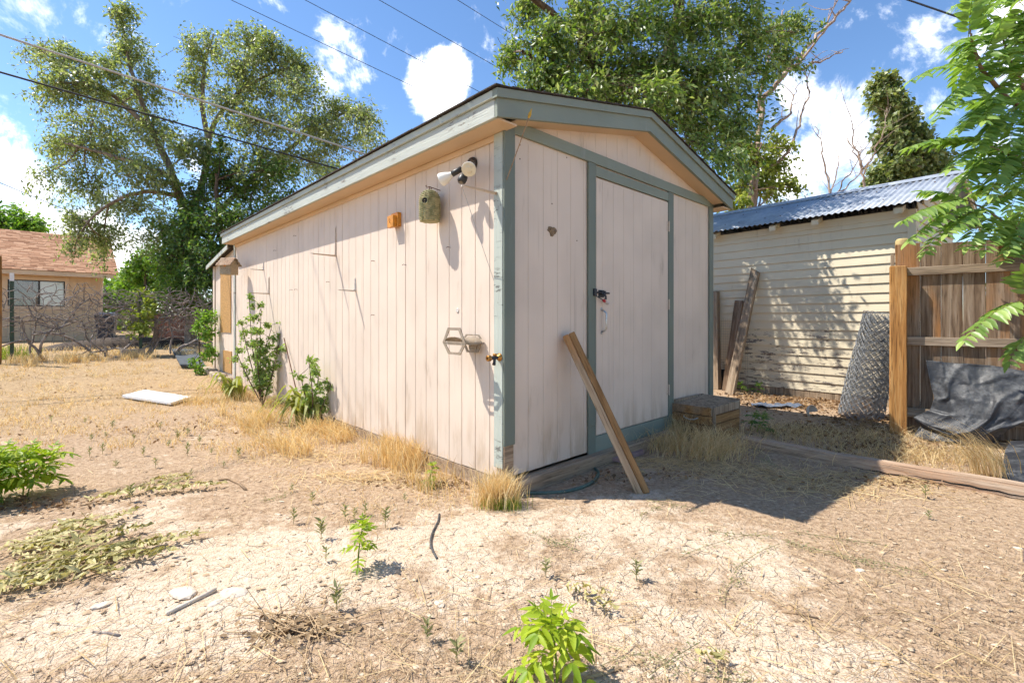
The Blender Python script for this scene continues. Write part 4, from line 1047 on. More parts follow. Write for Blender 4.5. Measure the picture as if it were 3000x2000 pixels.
sheet('plastic_sheet', 'crumpled black plastic sheet slumped against the board fence', [
    [FP(2712, 1057, 0.03), FP(2760, 1060, 0.04), FP(2830, 1066, 0.05), FP(2900, 1070, 0.06), FP(3010, 1088, 0.06), FP(3120, 1105, 0.06)],
    [FP(2722, 1110, 0.06), FP(2770, 1120, 0.10), FP(2840, 1125, 0.13), FP(2910, 1125, 0.15), FP(3020, 1130, 0.14), FP(3110, 1150, 0.12)],
    [FP(2738, 1165, 0.08), FP(2785, 1170, 0.14), FP(2850, 1175, 0.20), FP(2915, 1180, 0.22), FP(2995, 1170, 0.22), FP(3060, 1200, 0.20)],
    [FP(2725, 1200, 0.08), FP(2780, 1215, 0.16), FP(2840, 1225, 0.22), FP(2900, 1230, 0.24), FP(2960, 1222, 0.24), FP(3000, 1235, 0.22)],
    [FP(2676, 1222, 0.06), FP(2720, 1245, 0.16), FP(2790, 1265, 0.24), FP(2860, 1270, 0.26), FP(2920, 1255, 0.26), FP(2955, 1258, 0.24)],
    [FP(2695, 1250, 0.02), FP(2730, 1262, 0.12), FP(2790, 1282, 0.20), FP(2860, 1290, 0.22), FP(2905, 1285, 0.22), FP(2930, 1275, 0.18)],
    [G(2675, 1280, .012), G(2720, 1293, .012), G(2790, 1302, .012), G(2850, 1308, .012), G(2890, 1306, .012), G(2915, 1300, .012)]], amp=.09)
b = G(2975, 1385)
sheet('plastic_scrap', 'flat grey plastic scrap lying at the right edge behind the timber', [
    [G(2960, 1326, .10), G(3010, 1330, .11), G(3080, 1340, .10)],
    [G(2945, 1352, .09), G(3000, 1352, .12), G(3080, 1365, .12)],
    [G(2935, 1400, .03), G(2990, 1402, .05), G(3080, 1410, .06)],
    [G(2940, 1418, -.01), G(2995, 1420, -.01), G(3090, 1425, -.01)]], 24, 20, .012, 5, 'plastic scrap')
# --- split logs behind the sheet
for i, (px, py, rr, ln, yaw, lab) in enumerate(((2942, 1292, .05, .30, .3, 'split log end beside the black plastic sheet'), (2985, 1290, .055, .35, .2, 'rough log at the right edge behind the dry grass'))):
    p = G(px, py); o = thing('firewood_log', lab, 'log', p, yaw); m = MB()
    m.tube([(x, .008*math.sin(x*20+i), rr*.8+.004*math.cos(x*17)) for x in np.linspace(-ln*.2, ln*.8, 8)], [rr*(1+.10*math.sin(k*2.3+i)) for k in range(8)], 9)
    m.build('log_body', MAT['bark'], o)

# --- litter: broken bowl, blue scrap, pale tile, small white pot
p = G(2383, 1216); o = thing('broken_bowl', 'broken white bowl lying on its side in the leaf litter', 'bowl', p+Vector((0, 0, .04)), rot=(R(75), 0, R(25)))
m = MB(); V = []; n, k_ = 22, 7
for i in range(k_):
    a = math.pi/2*i/(k_-1)
    for j in range(n): b_ = 2*math.pi*.72*j/(n-1); V.append(Vector((.085*math.sin(a)*math.cos(b_), .085*math.sin(a)*math.sin(b_), -.07*math.cos(a))))
m.add(V, [(i*n+j, i*n+j+1, (i+1)*n+j+1, (i+1)*n+j) for i in range(k_-1) for j in range(n-1)])
q = m.build('shell', MAT['stone_white'], o, smooth=True); md = q.modifiers.new('t', 'SOLIDIFY'); md.thickness = .008
p = G(2270, 1192); o = thing('plastic_sheet_scrap', 'blue-grey plastic scrap among brown leaves by the cream wall', 'plastic scrap', p+Vector((0, 0, .03)))
m = MB(); n = 12; V = [Vector((-.28+.62*i/n, -.12+.26*j/n*(1-.4*i/n), .05*mnoise.noise(Vector((i*.5, j*.5, 3))))) for j in range(n+1) for i in range(n+1)]
m.add(V, [(j*(n+1)+i, j*(n+1)+i+1, (j+1)*(n+1)+i+1, (j+1)*(n+1)+i) for j in range(n) for i in range(n)]); m.build('film', MAT['blue_plastic'], o, smooth=True)
p = shed(2.93, -.30, .02); o = thing('stone_tile', 'pale tile standing on edge behind the wooden box', 'tile', p, ANG+.5)
MB().prism([(-.13, 0), (.12, 0), (.10, .14), (.02, .24), (-.13, .26)], 0, .02, 'y').build('slab', MAT['white_board'], o)
p = G(1998, 1272); o = thing('white_pot', 'small chipped white pot in the dry grass by the box', 'pot', p)
MB().lathe([(.03, -.01), (.036, .04), (.038, .065), (.033, .066), (.030, .03)], 14).build('cup', MAT['stone_white'], o, smooth=True)
MB().lathe([(.001, .0), (.014, .008), (.013, .022), (.004, .03)], 10, Matrix.Translation((-.012, .01, .066))).build('knob', MAT['stone_white'], o, smooth=True)
# --- green hose loop and black hose piece
def ground_tube(name, label, cat, pxs, rad, mat, lift=None, nm='hose_body'):
    pts = [G(*q) for q in pxs]; P = []
    for i in range(len(pts)-1):
        for k in range(6):
            f = k/6; a = pts[max(i-1, 0)]; b = pts[i]; c = pts[i+1]; d = pts[min(i+2, len(pts)-1)]
            q = .5*((2*b)+(c-a)*f+(2*a-5*b+4*c-d)*f*f+(3*b-a-3*c+d)*f**3); q.z = gz(q.x, q.y)+rad*.75; P.append(q)
    P.append(pts[-1]+Vector((0, 0, rad*.75))); o = thing(name, label, cat, P[0])
    MB().tube([q-P[0] for q in P], rad, 8).build(nm, MAT[mat], o, smooth=True); return o
ground_tube('garden_hose', 'green garden hose curling out from the shed corner', 'hose', [(1500, 1441), (1560, 1447), (1640, 1444), (1710, 1428), (1745, 1405), (1752, 1385), (1735, 1370)], .0115, 'hose_green')
ground_tube('hose_piece', 'short black hose piece half buried in the bare dirt', 'hose', [(1287, 1508), (1283, 1530), (1268, 1560), (1262, 1590), (1268, 1615), (1280, 1638)], .006, 'hose_black')

# ================================================================ neighbour's house on the left
H0 = Vector((-15.61, 18.0, .34)); HS = thing('tan_house', 'tan house with a brown shingle roof beyond the wire fence', 'house', H0, ANG)
def hpart(mb, name, mat, parent=None, **k): return mb.build(name, MAT[mat], parent if parent is not None else HS, **k)
HL = 6.0; WX0, WX1 = -2.386, -.948; WZ0, WZ1 = 1.27, 2.19; EZ = 2.45
x = -.02
hpart(MB().box(-HL, -.02, .02, 7.8, -.4, EZ+.05), 'wall_core', 'house_paint')
while x > -HL:
    a, b = x-.2, x
    for (z0, z1, cond) in ((-.05, EZ, not (b > WX0 and a < WX1)), (-.05, WZ0, b > WX0 and a < WX1), (WZ1, EZ, b > WX0 and a < WX1)):
        if cond and z1-z0 > .05: hpart(MB().box(a+.006, b-.006, 0, .018, z0, z1), 'siding_plank', 'house_paint')
    x -= .2
hpart(MB().box(-HL, .01, -.012, .015, -.25, -.02), 'base_board', 'house_paint')
WN = hpart(MB().box(WX0-.005, WX1+.005, .0185, .03, WZ0, WZ1), 'window', 'dark_hole')
for (a, b, c, d) in ((WX0-.12, WX1+.12, WZ1, WZ1+.11), (WX0-.12, WX1+.12, WZ0-.11, WZ0), (WX0-.12, WX0, WZ0, WZ1), (WX1, WX1+.12, WZ0, WZ1)):
    hpart(MB().box(a, b, -.02, .017, c, d), 'window_casing', 'house_trim', WN)
xm = (WX0+WX1)/2+.05
for (a, b, c, d) in ((WX0, WX1, WZ1-.035, WZ1), (WX0, WX1, WZ0, WZ0+.035), (WX0, WX0+.035, WZ0+.035, WZ1-.035), (WX1-.035, WX1, WZ0+.035, WZ1-.035), (xm-.025, xm+.025, WZ0+.035, WZ1-.035)):
    hpart(MB().box(a, b, -.012, .016, c, d), 'window_frame', 'window_frame_dark', WN)
t = NT('pane_glass'); gl = t.node('ShaderNodeBsdfGlossy'); gl.inputs['Roughness'].default_value = .03; tr = t.node('ShaderNodeBsdfTransparent'); mx = t.node('ShaderNodeMixShader'); mx.inputs[0].default_value = .06
t.L.new(tr.outputs[0], mx.inputs[1]); t.L.new(gl.outputs[0], mx.inputs[2]); MAT['pane_glass'] = t.done(mx.outputs[0])
plain('curtain', (.58, .57, .52), .9, vary=.08); plain('dim_room', (.10, .10, .095), .9)
for (a, b) in ((WX0+.036, xm-.026), (xm+.026, WX1-.036)): hpart(MB().box(a, b, .004, .008, WZ0+.036, WZ1-.036), 'pane', 'pane_glass', WN)
hpart(MB().box(xm+.026, WX1-.036, .012, .0182, WZ0+.036, WZ1-.036), 'curtain', 'curtain', WN)
hpart(MB().box(WX0+.036, xm-.026, .013, .0182, WZ0+.036, WZ1-.036), 'screen', 'dim_room', WN)
HP = 1.87/4.4
def hz(y): return EZ+.02+(y+.45)*HP
hpart(MB().box(-HL, .50, -.47, -.44, EZ-.10, EZ+.05), 'fascia', 'house_trim')
hpart(MB().box(-HL, .48, -.44, .02, EZ-.02, EZ), 'soffit', 'house_trim')
for s_ in (0, 1):
    f = (lambda y: y) if s_ == 0 else (lambda y: 7.9-y)
    pl = [(f(-.46), hz(-.46)), (f(3.95), hz(3.95)), (f(3.95), hz(3.95)+.06), (f(-.46), hz(-.46)+.06)]
    hpart(MB().prism(pl, -HL, .5, 'x'), 'roof_deck', 'shingle')
hpart(MB().prism([(-.46, hz(-.46)-.14), (3.95, hz(3.95)-.14), (3.95, hz(3.95)+.05), (-.46, hz(-.46)+.05)], .501, .525, 'x'), 'rake_board', 'house_trim')
hpart(MB().prism([(.0, EZ), (7.8, EZ), (3.95, hz(3.95))], -.03, -.0, 'x'), 'gable_wall', 'house_paint')
m = MB(); nc = 33
for c in range(nc):
    y0 = -.50+c*4.45/nc; y1 = y0+.19; x = .54-(.16 if c % 2 else 0)*random.random()
    while x > -4.2:
        w = random.choice((.16, .22, .28, .34)); z0 = hz(y0)+.066+random.uniform(.004, .016); z1 = hz(min(y1, 3.97))+.064
        m.add([Vector((x-w+.008, y0, z0)), Vector((x, y0, z0)), Vector((x, min(y1, 3.97), z1)), Vector((x-w+.008, min(y1, 3.97), z1)), Vector((x-w+.008, y0, z0-.02)), Vector((x, y0, z0-.02))], [(0,1,2,3), (4,5,1,0)]); x -= w
t = NT('shingle_tabs'); r = t.node('ShaderNodeNewGeometry').outputs['Random Per Island']; c = t.ramp(r, [(0, (.29, .145, .08)), (.5, (.43, .235, .135)), (1, (.52, .31, .19))])
MAT['shingle_tabs'] = t.done(t.bsdf(c, .95, 0, None, .1))
tag(hpart(m, 'roof_shingles', 'shingle_tabs'), kind='stuff')
m = MB().tube([(.06, -.30, EZ-.05), (.06, -.22, EZ-.18), (.06, -.06, EZ-.42), (.05, -.05, -.1)], .045, 8); hpart(m, 'downspout', 'house_trim')
hpart(MB().box(-.05, .03, -.015, .05, -.2, EZ-.02), 'corner_board', 'house_trim')

# --- wheelie bin at the house corner
p = Vector(((312-1500)/FPX*16.6, 16.6, 0)); p.z = gz(p.x, p.y); o = thing('wheelie_bin', 'dark blue wheelie bin by the house corner', 'bin', p, ANG-.2)
m = MB(); V = [Vector(v) for v in ((-.2, -.24, .08), (.2, -.24, .08), (.2, .24, .08), (-.2, .24, .08), (-.28, -.30, .92), (.28, -.30, .92), (.28, .32, .92), (-.28, .32, .92))]
m.add(V, [(0,3,2,1), (4,5,6,7), (0,1,5,4), (1,2,6,5), (2,3,7,6), (3,0,4,7)]); m.build('body', MAT['bin_plastic'], o)
m = MB(); V = [Vector(v) for v in ((-.30, -.34, .925), (.30, -.34, .925), (.30, .34, .96), (-.30, .34, .96), (-.26, -.28, .99), (.26, -.28, .99), (.26, .30, 1.03), (-.26, .30, 1.03))]
m.add(V, [(0,3,2,1), (4,5,6,7), (0,1,5,4), (1,2,6,5), (2,3,7,6), (3,0,4,7)]); m.build('lid', MAT['bin_plastic'], o)
for s_ in (-.22, .22): MB().lathe([(.09, -.02), (.1, -.015), (.1, .015), (.09, .02)], 14, Matrix.Translation((s_, .26, .1)) @ Matrix.Rotation(R(90), 4, 'Y')).build('wheel', MAT['dark_hole'], o)
MB().tube([(-.24, .36, .93), (.24, .36, .93)], .016, 6).build('handle', MAT['bin_plastic'], o)

# --- reddish board fence beyond the vines
a = W(456, 0, 14.6); b = W(548, 0, 13.4); a.z = b.z = 0; d = (b-a); Ln = d.length; base = Vector((a.x, a.y, gz(a.x, a.y)))
RF = thing('red_board_fence', 'low reddish-brown board fence behind the dead vines', 'fence', base, math.atan2(d.y, d.x))
for k in range(int(Ln/.145)+1):
    h = .90+.05*math.sin(k*1.7)+random.uniform(-.03, .03); o = MB().bbox(-.068, .068, -.01, .01, -.1, h, .003).build('fence_board', MAT['red_fence_wood'], RF); o.location = (k*.145, random.uniform(-.004, .004), 0); o.rotation_euler = (0, R(random.uniform(-1.2, 1.2)), 0)
for z in (.25, .72): MB().bbox(-.1, Ln+.1, .0115, .05, z-.04, z+.04, .004).build('rail', MAT['red_fence_wood'], RF)

# ================================================================ wire fence with vines
F1 = Vector((-9.46, 9.0, 0)); F1.z = gz(F1.x, F1.y)
def fpos(a, h, off=0.0): q = F1 + dR*a - dL*off; return Vector((q.x, q.y, gz(q.x, q.y)+h))
def tpost(a, h, label, white=False):
    b = fpos(a, 0); o = thing('steel_fence_post', label, 'fence post', b, ANG, 'steel posts of the wire fence')
    m = MB().box(-.028, .028, -.004, .004, -.3, h); m.box(-.005, .005, .004, .034, -.3, h)
    for k in range(int(h/.11)): m.box(-.012, .012, -.010, -.004, .1+k*.11, .125+k*.11)
    m.build('shaft', MAT['post_green'], o)
    if white: MB().box(-.030, .030, -.0115, .036, h-.14, h+.01).build('white_tip', MAT['white_board'], o)
tpost(0, 1.66, 'green steel fence post with a white tip near the left edge', True)
tpost(1.93, 1.36, 'green steel fence post beside the loose concrete block')
tpost(4.1, 1.36, 'green steel fence post hidden among vines near the lean-to')
WF = thing('wire_fence', 'rusty wire mesh fence strung between the steel posts', 'fence', F1)
paths = []
for h in (.06, .2, .34, .48, .62, .76, .90, 1.04, 1.18): paths.append((np.array([(fpos(a, h+.012*math.sin(a*3+h*9))-F1)[:] for a in np.linspace(-.8, 7, 30)]), .0022))
for a in np.arange(-.8, 7, .15): paths.append((np.array([(fpos(a+.01*math.sin(h*7+a*5), h)-F1)[:] for h in np.linspace(.03, 1.2, 5)]), .0018))
V, F = tubes(paths, 3); tag(obj('mesh_wire', fast_mesh('mesh_wire', V, F), MAT['wire_grey'], WF), kind='stuff')
def vine(name, label, a0, arms, seed, nsh):
    rs = np.random.default_rng(seed); b = fpos(a0, 0); o = thing(name, label, 'vine', b, group='bare grapevines on the wire fence'); paths = []; P = []
    def walk(a, h, da, dh, n, step, wob, r0, r1, pull=0.0):
        pts = []; off = rs.normal()*.03
        for i in range(n):
            pts.append((fpos(a, max(h, .02), off)-b)[:]); ang = math.atan2(dh, da)+rs.normal()*wob + pull*(1 if da > 0 else -1)
            da, dh = math.cos(ang), math.sin(ang); a += da*step; h += dh*step; off += rs.normal()*.02
            if h > 1.5: dh = -abs(dh)*.6
        paths.append((np.array(pts), np.linspace(r0, r1, len(pts)))); return pts, a, h
    for k in range(3):
        aa = a0+rs.uniform(-.12, .12); p, a, h = walk(aa, -.03, rs.uniform(-.35, .35), 1, 12, rs.uniform(.075, .105), .28, .030-.005*k, .017); P.append((a, h))
        for (sgn, L) in arms:
            walk(a, h-rs.uniform(0, .35), sgn, rs.uniform(-.1, .45), int(L/.09), .09, .30, .017, .009)
    for k in range(nsh):
        a, h = a0+rs.normal()*.75, rs.uniform(.5, 1.35); s = rs.choice((-1, 1))
        walk(a, h, s*rs.uniform(.3, 1), rs.uniform(-.3, 1), rs.integers(7, 16), rs.uniform(.035, .06), .38, .009, .004, rs.uniform(-.22, .1))
    V, F = tubes(paths, 4); tag(obj('canes', fast_mesh('canes', V, F), MAT['vine_bark'], o), kind='stuff')
vine('grapevine', 'bare grey grapevine tangled below the house window', .35, ((1, .8), (-1, .7)), 1, 40)
vine('grapevine', 'thick bare grapevine with arching canes left of the concrete block', 1.28, ((1, .9), (-1, 1.3)), 2, 70)
vine('grapevine', 'bare grapevine stem rising just left of the second steel post', 1.72, ((1, .8), (-1, .5)), 3, 40)
vine('grapevine', 'bare grapevine spreading right of the second steel post', 2.45, ((1, 1.2), (-1, .5)), 4, 75)
vine('grapevine', 'pale tangled grapevine arching beside the lean-to', 3.4, ((1, 1.2), (-1, .8)), 5, 90)
vine('grapevine', 'pale bare grapevine crowding the lean-to end', 4.3, ((1, 1.0), (-1, 1.0)), 6, 80)
vine('grapevine', 'bare grapevine half hidden behind the steel post among the shoots', 2.0, ((1, .9), (-1, .9)), 7, 50)
# --- loose things on the ground at the left
p = fpos(1.78, .03, .12); o = thing('concrete_block', 'tan hollow concrete block at the foot of the wire fence', 'block', p, ANG+.15)
m = MB(); m.bbox(-.2, .2, -.1, .1, 0, .05, .006); m.bbox(-.2, .2, -.1, -.07, .0505, .13, .005); m.bbox(-.2, .2, .07, .1, .0505, .13, .005)
for xx in (-.185, 0, .185): m.bbox(xx-.015, xx+.015, -.0695, .0695, .0505, .13, .004)
m.build('block_body', MAT['brick_block'], o)
p = fpos(1.74, -.02, .16); o = thing('stone_slab', 'flat tan slab under the hollow concrete block', 'slab', p, ANG); MB().bbox(-.28, .3, -.13, .13, 0, .05, .012).build('slab', MAT['brick_block'], o)
c = [G(503, 1032), G(575, 1033), G(600, 1082), G(528, 1080)]; cc = sum(c, Vector())/4
o = thing('dark_panel', 'dark grey rubber panel lying on the dry grass', 'panel', cc)
m = MB(); top = [v-cc+Vector((0, 0, .085)) for v in c]; bot = [v-cc+Vector((0, 0, .055)) for v in c]; m.add(bot+top, [(0,1,2,3)[::-1], (4,5,6,7), (0,1,5,4), (1,2,6,5), (2,3,7,6), (3,0,4,7)]); m.build('sheet', MAT['dark_board'], o)
m = MB(); m.bbox(-.12, .12, -.08, .08, -.03, .05, .01); m.build('support_block', MAT['charred'], o)
c = [G(358, 1168), G(425, 1151), G(560, 1172), G(500, 1190)]; cc = sum(c, Vector())/4
o = thing('white_board', 'white board lying flat in the dry grass', 'panel', cc)
m = MB(); top = [v-cc+Vector((0, 0, .05)) for v in c]; bot = [v-cc+Vector((0, 0, .02)) for v in c]; m.add(bot+top, [(0,1,2,3)[::-1], (4,5,6,7), (0,1,5,4), (1,2,6,5), (2,3,7,6), (3,0,4,7)]); m.build('sheet', MAT['white_board'], o)
# dark mulch mound beyond the fence
p = W(385, 0, 13.0); p.z = gz(p.x, p.y); o = thing('mulch_mound', 'long dark mulch mound beyond the vines', 'mound', p, ANG)
m = MB(); n = 36; V = []
for j in range(13):
    for i in range(n+1):
        u = i/n*2-1; v = j/6-1; h = max(0, 1-u*u)*max(0, 1-v*v); V.append(Vector((u*1.9, v*.55, .30*h**.7+.05*mnoise.noise(Vector((u*9, v*4, 1)))*h-.02)))
m.add(V, [(j*(n+1)+i, j*(n+1)+i+1, (j+1)*(n+1)+i+1, (j+1)*(n+1)+i) for j in range(12) for i in range(n)]); plain('mulch', (.10, .07, .05), .95, vary=.5, scale=30, bump=.8); m.build('heap', MAT['mulch'], o, smooth=True)
# foundation blocks of the lean-to
for i in range(5):
    t_ = TE+.15+i*.32; q = shed(-.10-.01*(i % 2), t_, 0); q.z = gz(q.x, q.y)
    o = thing('foundation_block', ['tan block at the lean-to corner nearest the iris', 'second tan block along the lean-to foot', 'third tan block along the lean-to foot', 'fourth tan block along the lean-to foot', 'farthest tan block along the lean-to foot'][i], 'block', q, ANG+random.uniform(-.08, .08), 'blocks along the lean-to')
    MB().bbox(-.09, .08, -.145, .145, -.08, .085+.015*(i % 2), .02).build('block_body', MAT['brick_block'], o)
# weathered wooden post at the very left edge
p = W(-8, 0, 8.6); p.z = gz(p.x, p.y); o = thing('wooden_post', 'brown wooden post cut by the left edge of the picture', 'post', p, .3)
obj('shaft', post_mesh(.09, .09, -.2, 1.95, 71), MAT['orange_post'], o)

# ================================================================ trees
def CL(px, py, D, rx, ry, n, rd=None):
    c = W(px, py, D); k = D/FPX; return (np.array(c), np.array((rx*k, (rd if rd else rx*.75)*k, ry*k)), n)
def grow(name, label, base, limbs, clusters, leaf, bark, rs, lpt=26, ll=.085, lw=.55, droop=.35, twig_r=.006, wind=(.25, 0, 0), cat='tree', limb_r=.05, nside=4, min_y=None, spread=.06, anchors=None, group=None):
    base = Vector(base); b = np.array(base); root = thing(name, label, cat, base, group=group)
    paths = []; ends = []
    for pts, r0, r1 in limbs:
        P = np.array([np.array(q) for q in pts]); m = len(P); f = np.linspace(0, m-1, (m-1)*5+1); i = np.minimum(f.astype(int), m-2); k = (f-i)[:, None]
        a = P[np.maximum(i-1, 0)]; p0 = P[i]; p1 = P[i+1]; p2 = P[np.minimum(i+2, m-1)]
        Q = .5*((2*p0)+(p1-a)*k+(2*a-5*p0+4*p1-p2)*k*k+(3*p0-a-3*p1+p2)*k**3); Q += rs.normal(0, r1*.5, Q.shape)
        paths.append((Q-b, np.linspace(r0, r1, len(Q)))); ends.append(Q)
    skel = np.concatenate(ends)
    if paths:
        V, F = tubes(paths, 8); obj('trunk', fast_mesh('trunk', V, F), MAT[bark], root, smooth=True)
    tw = []; LP = []; LX = []
    for (c, r, n) in clusters:
        d = np.linalg.norm(skel-c, axis=1); j = np.argsort(d)[:6]; a = skel[rs.choice(j)]
        bend = (a+c)/2 + rs.normal(0, .12, 3)*np.linalg.norm(c-a) + np.array((0, 0, .1*np.linalg.norm(c-a)))
        Lb = bez(a, bend, c + rs.normal(0, .2, 3)*r, 9); tw.append((Lb-b, np.linspace(limb_r*.55, limb_r*.2, 9)))
        for q in range(n):
            s = Lb[rs.integers(3, 9)] + rs.normal(0, .32, 3)*r
            dirn = rs.normal(0, 1, 3); dirn /= np.linalg.norm(dirn); e = c + dirn*r*rs.uniform(.55, 1.12) + np.array(wind)*r[0]*.5
            Lt = np.linalg.norm(e-s); e[2] -= droop*Lt*.5
            if min_y is not None and e[1] < min_y: continue
            m = (s+e)/2 + np.array((0, 0, .25*Lt)) + rs.normal(0, .1, 3)*Lt
            T = bez(s, m, e, 6); tw.append((T-b, np.linspace(twig_r, twig_r*.35, 6)))
            f = rs.uniform(.12, 1.0, lpt); i = np.minimum((f*5).astype(int), 4); k = (f*5-i)[:, None]
            pos = T[i]*(1-k)+T[i+1]*k; tan = unit(T[i+1]-T[i]); off = rs.normal(0, spread, (lpt, 3)); 
            LP.append(pos+off); LX.append(tan*.5 + rs.normal(0, .65, (lpt, 3)) + np.array((wind[0]*.8, 0, -.35)))
    V, F = tubes(tw, 3); tag(obj('branches', fast_mesh('branches', V, F), MAT[bark], root), kind='stuff')
    P = np.concatenate(LP); X = np.concatenate(LX); Z = rs.normal(0, .6, P.shape)+np.array((-.15, -.25, .8))
    Ln = ll*rs.uniform(.65, 1.25, len(P)); V, F = leaves(P-b, X, Z, Ln, Ln*lw)
    tag(obj('crown', fast_mesh('crown', V, F), MAT[leaf], root), kind='stuff')
    return root, len(P)
K = 3000/2352.0                                    # the list below is measured on a 2352 px wide view of the photograph
def CD(x, y, D, rx, ry, n, rd=None): return CL(x*K, y*K, D, rx*K, ry*K, n, None if rd is None else rd*K)
def WD(x, y, D): return np.array(W(x*K, y*K, D))
rs = np.random.default_rng(11)
# --- big airy elm on the left
b = WD(440, 700, 13.4); b[2] = gz(b[0], b[1])-.1
limbs = [([b, WD(438, 600, 13.3), WD(425, 500, 13.2), WD(395, 400, 13.0), WD(350, 300, 12.9), WD(305, 180, 12.9), WD(283, 60, 12.9)], .17, .025),
         ([WD(430, 520, 13.2), WD(470, 400, 13.4), WD(485, 300, 13.5), WD(545, 215, 13.6), WD(620, 170, 13.5), WD(690, 150, 13.4)], .10, .02),
         ([WD(480, 330, 13.5), WD(465, 240, 13.6), WD(470, 150, 13.7), WD(490, 80, 13.8)], .08, .02),
         ([WD(435, 560, 13.2), WD(560, 430, 13.8), WD(680, 330, 14.2), WD(770, 270, 14.3), WD(830, 250, 14.3)], .09, .02),
         ([WD(400, 410, 13.0), WD(300, 370, 12.8), WD(210, 345, 12.6), WD(150, 330, 12.5)], .08, .02),
         ([WD(410, 450, 13.1), WD(330, 440, 12.6), WD(250, 470, 12.4), WD(200, 510, 12.3)], .07, .02),
         ([WD(350, 300, 12.9), WD(260, 220, 12.7), WD(170, 160, 12.6), WD(100, 120, 12.6)], .07, .02)]
cl = []
for (x, y, rx, ry, n) in ((285, 50, 45, 55, 26), (300, 130, 60, 60, 30), (345, 210, 60, 60, 26), (240, 150, 55, 45, 22), (150, 130, 80, 45, 32), (70, 115, 45, 35, 14), (180, 200, 100, 50, 42), (110, 220, 60, 45, 22), (280, 260, 100, 65, 46),
        (180, 290, 90, 50, 38), (360, 310, 80, 60, 36), (250, 345, 110, 50, 46), (140, 345, 70, 40, 26), (90, 410, 45, 30, 10), (320, 400, 100, 55, 42), (200, 450, 90, 55, 42), (300, 480, 90, 55, 34), (170, 520, 55, 45, 24), (240, 540, 80, 45, 28), (340, 540, 60, 50, 24), (235, 590, 30, 30, 8), (160, 575, 35, 18, 6),
        (470, 105, 70, 55, 32), (560, 75, 60, 45, 26), (620, 110, 70, 45, 34), (680, 150, 65, 45, 32), (540, 150, 80, 55, 40), (440, 190, 55, 60, 26), (610, 200, 90, 55, 46), (690, 215, 60, 45, 28), (510, 250, 80, 60, 40), (600, 280, 100, 60, 48), (700, 290, 80, 50, 38), (770, 250, 60, 40, 28), (830, 270, 45, 45, 22), (850, 320, 40, 35, 16), (780, 330, 80, 45, 34), (430, 330, 70, 60, 34), (680, 370, 110, 50, 48), (590, 370, 90, 60, 40), (760, 400, 60, 40, 22)):
    cl.append(CD(x, y, 13.0+rs.uniform(-1.0, 1.2), rx, ry, int(n*1.75)))
print('elm', grow('elm_tree', 'tall airy elm with drooping grey-green foliage behind the wire fence', b, limbs, cl, 'elm_leaf', 'elm_bark', rs, lpt=26, ll=.10, lw=.48, droop=.45, wind=(.2, 0, 0))[1])
# --- dense dark tree under it
b = WD(520, 690, 12.4); b[2] = gz(b[0], b[1])-.1
limbs = [([b, WD(515, 600, 12.4), WD(500, 500, 12.4), WD(495, 400, 12.4)], .14, .03), ([WD(515, 600, 12.4), WD(580, 500, 12.7)], .08, .03), ([WD(510, 580, 12.4), WD(430, 500, 12.3)], .08, .03)]
cl = [CD(x, y, 12.3+rs.uniform(-.7, .9), rx, ry, n) for (x, y, rx, ry, n) in ((495, 330, 40, 40, 22), (490, 390, 65, 50, 46), (540, 440, 80, 60, 60), (450, 450, 70, 60, 56), (600, 430, 70, 60, 44), (500, 510, 90, 70, 70), (420, 520, 70, 60, 56), (580, 520, 70, 60, 46), (470, 590, 90, 60, 70), (400, 600, 60, 50, 46), (540, 600, 60, 60, 44), (480, 650, 80, 40, 50), (640, 400, 60, 40, 30), (420, 660, 60, 40, 44), (540, 670, 70, 40, 44), (390, 560, 40, 40, 26), (450, 700, 70, 25, 36), (380, 690, 50, 30, 30), (660, 460, 60, 50, 34))]
print('dark', grow('dense_tree', 'dense dark green tree growing below the airy elm', b, limbs, cl, 'dark_leaf', 'bark', rs, lpt=26, ll=.10, lw=.55, droop=.3)[1])
# --- brighter bushes behind the wire fence
b = WD(330, 720, 14.5); b[2] = gz(b[0], b[1])-.05
cl = [CD(x, y, 14.5+rs.uniform(-.8, .8), rx, ry, n) for (x, y, rx, ry, n) in ((345, 590, 50, 40, 40), (310, 620, 45, 40, 40), (390, 620, 55, 45, 44), (290, 660, 40, 40, 34), (350, 670, 60, 40, 44), (420, 560, 40, 40, 26), (420, 670, 50, 40, 34))]
print('bush', grow('leafy_bush', 'bright green bush filling the gap between house and dense tree', b, [([b, WD(335, 640, 14.5), WD(345, 600, 14.5)], .06, .02)], cl, 'bright_leaf', 'bark', rs, lpt=30, ll=.11, lw=.6, cat='bush')[1])
b = WD(325, 790, 10.4); b[2] = gz(b[0], b[1])
cl = [CD(x, y, 10.4+rs.uniform(-.3, .3), rx, ry, n) for (x, y, rx, ry, n) in ((325, 680, 22, 25, 12), (318, 715, 30, 28, 16), (345, 705, 25, 25, 10), (300, 735, 20, 20, 8), (322, 755, 25, 22, 9))]
grow('vine_shoots', 'young yellow-green leafy shoots climbing the second steel post', b, [([b, WD(325, 740, 10.4), WD(322, 690, 10.4)], .012, .006)], cl, 'yellow_leaf', 'vine_bark', rs, lpt=18, ll=.085, lw=.75, cat='shrub', limb_r=.012, twig_r=.003)
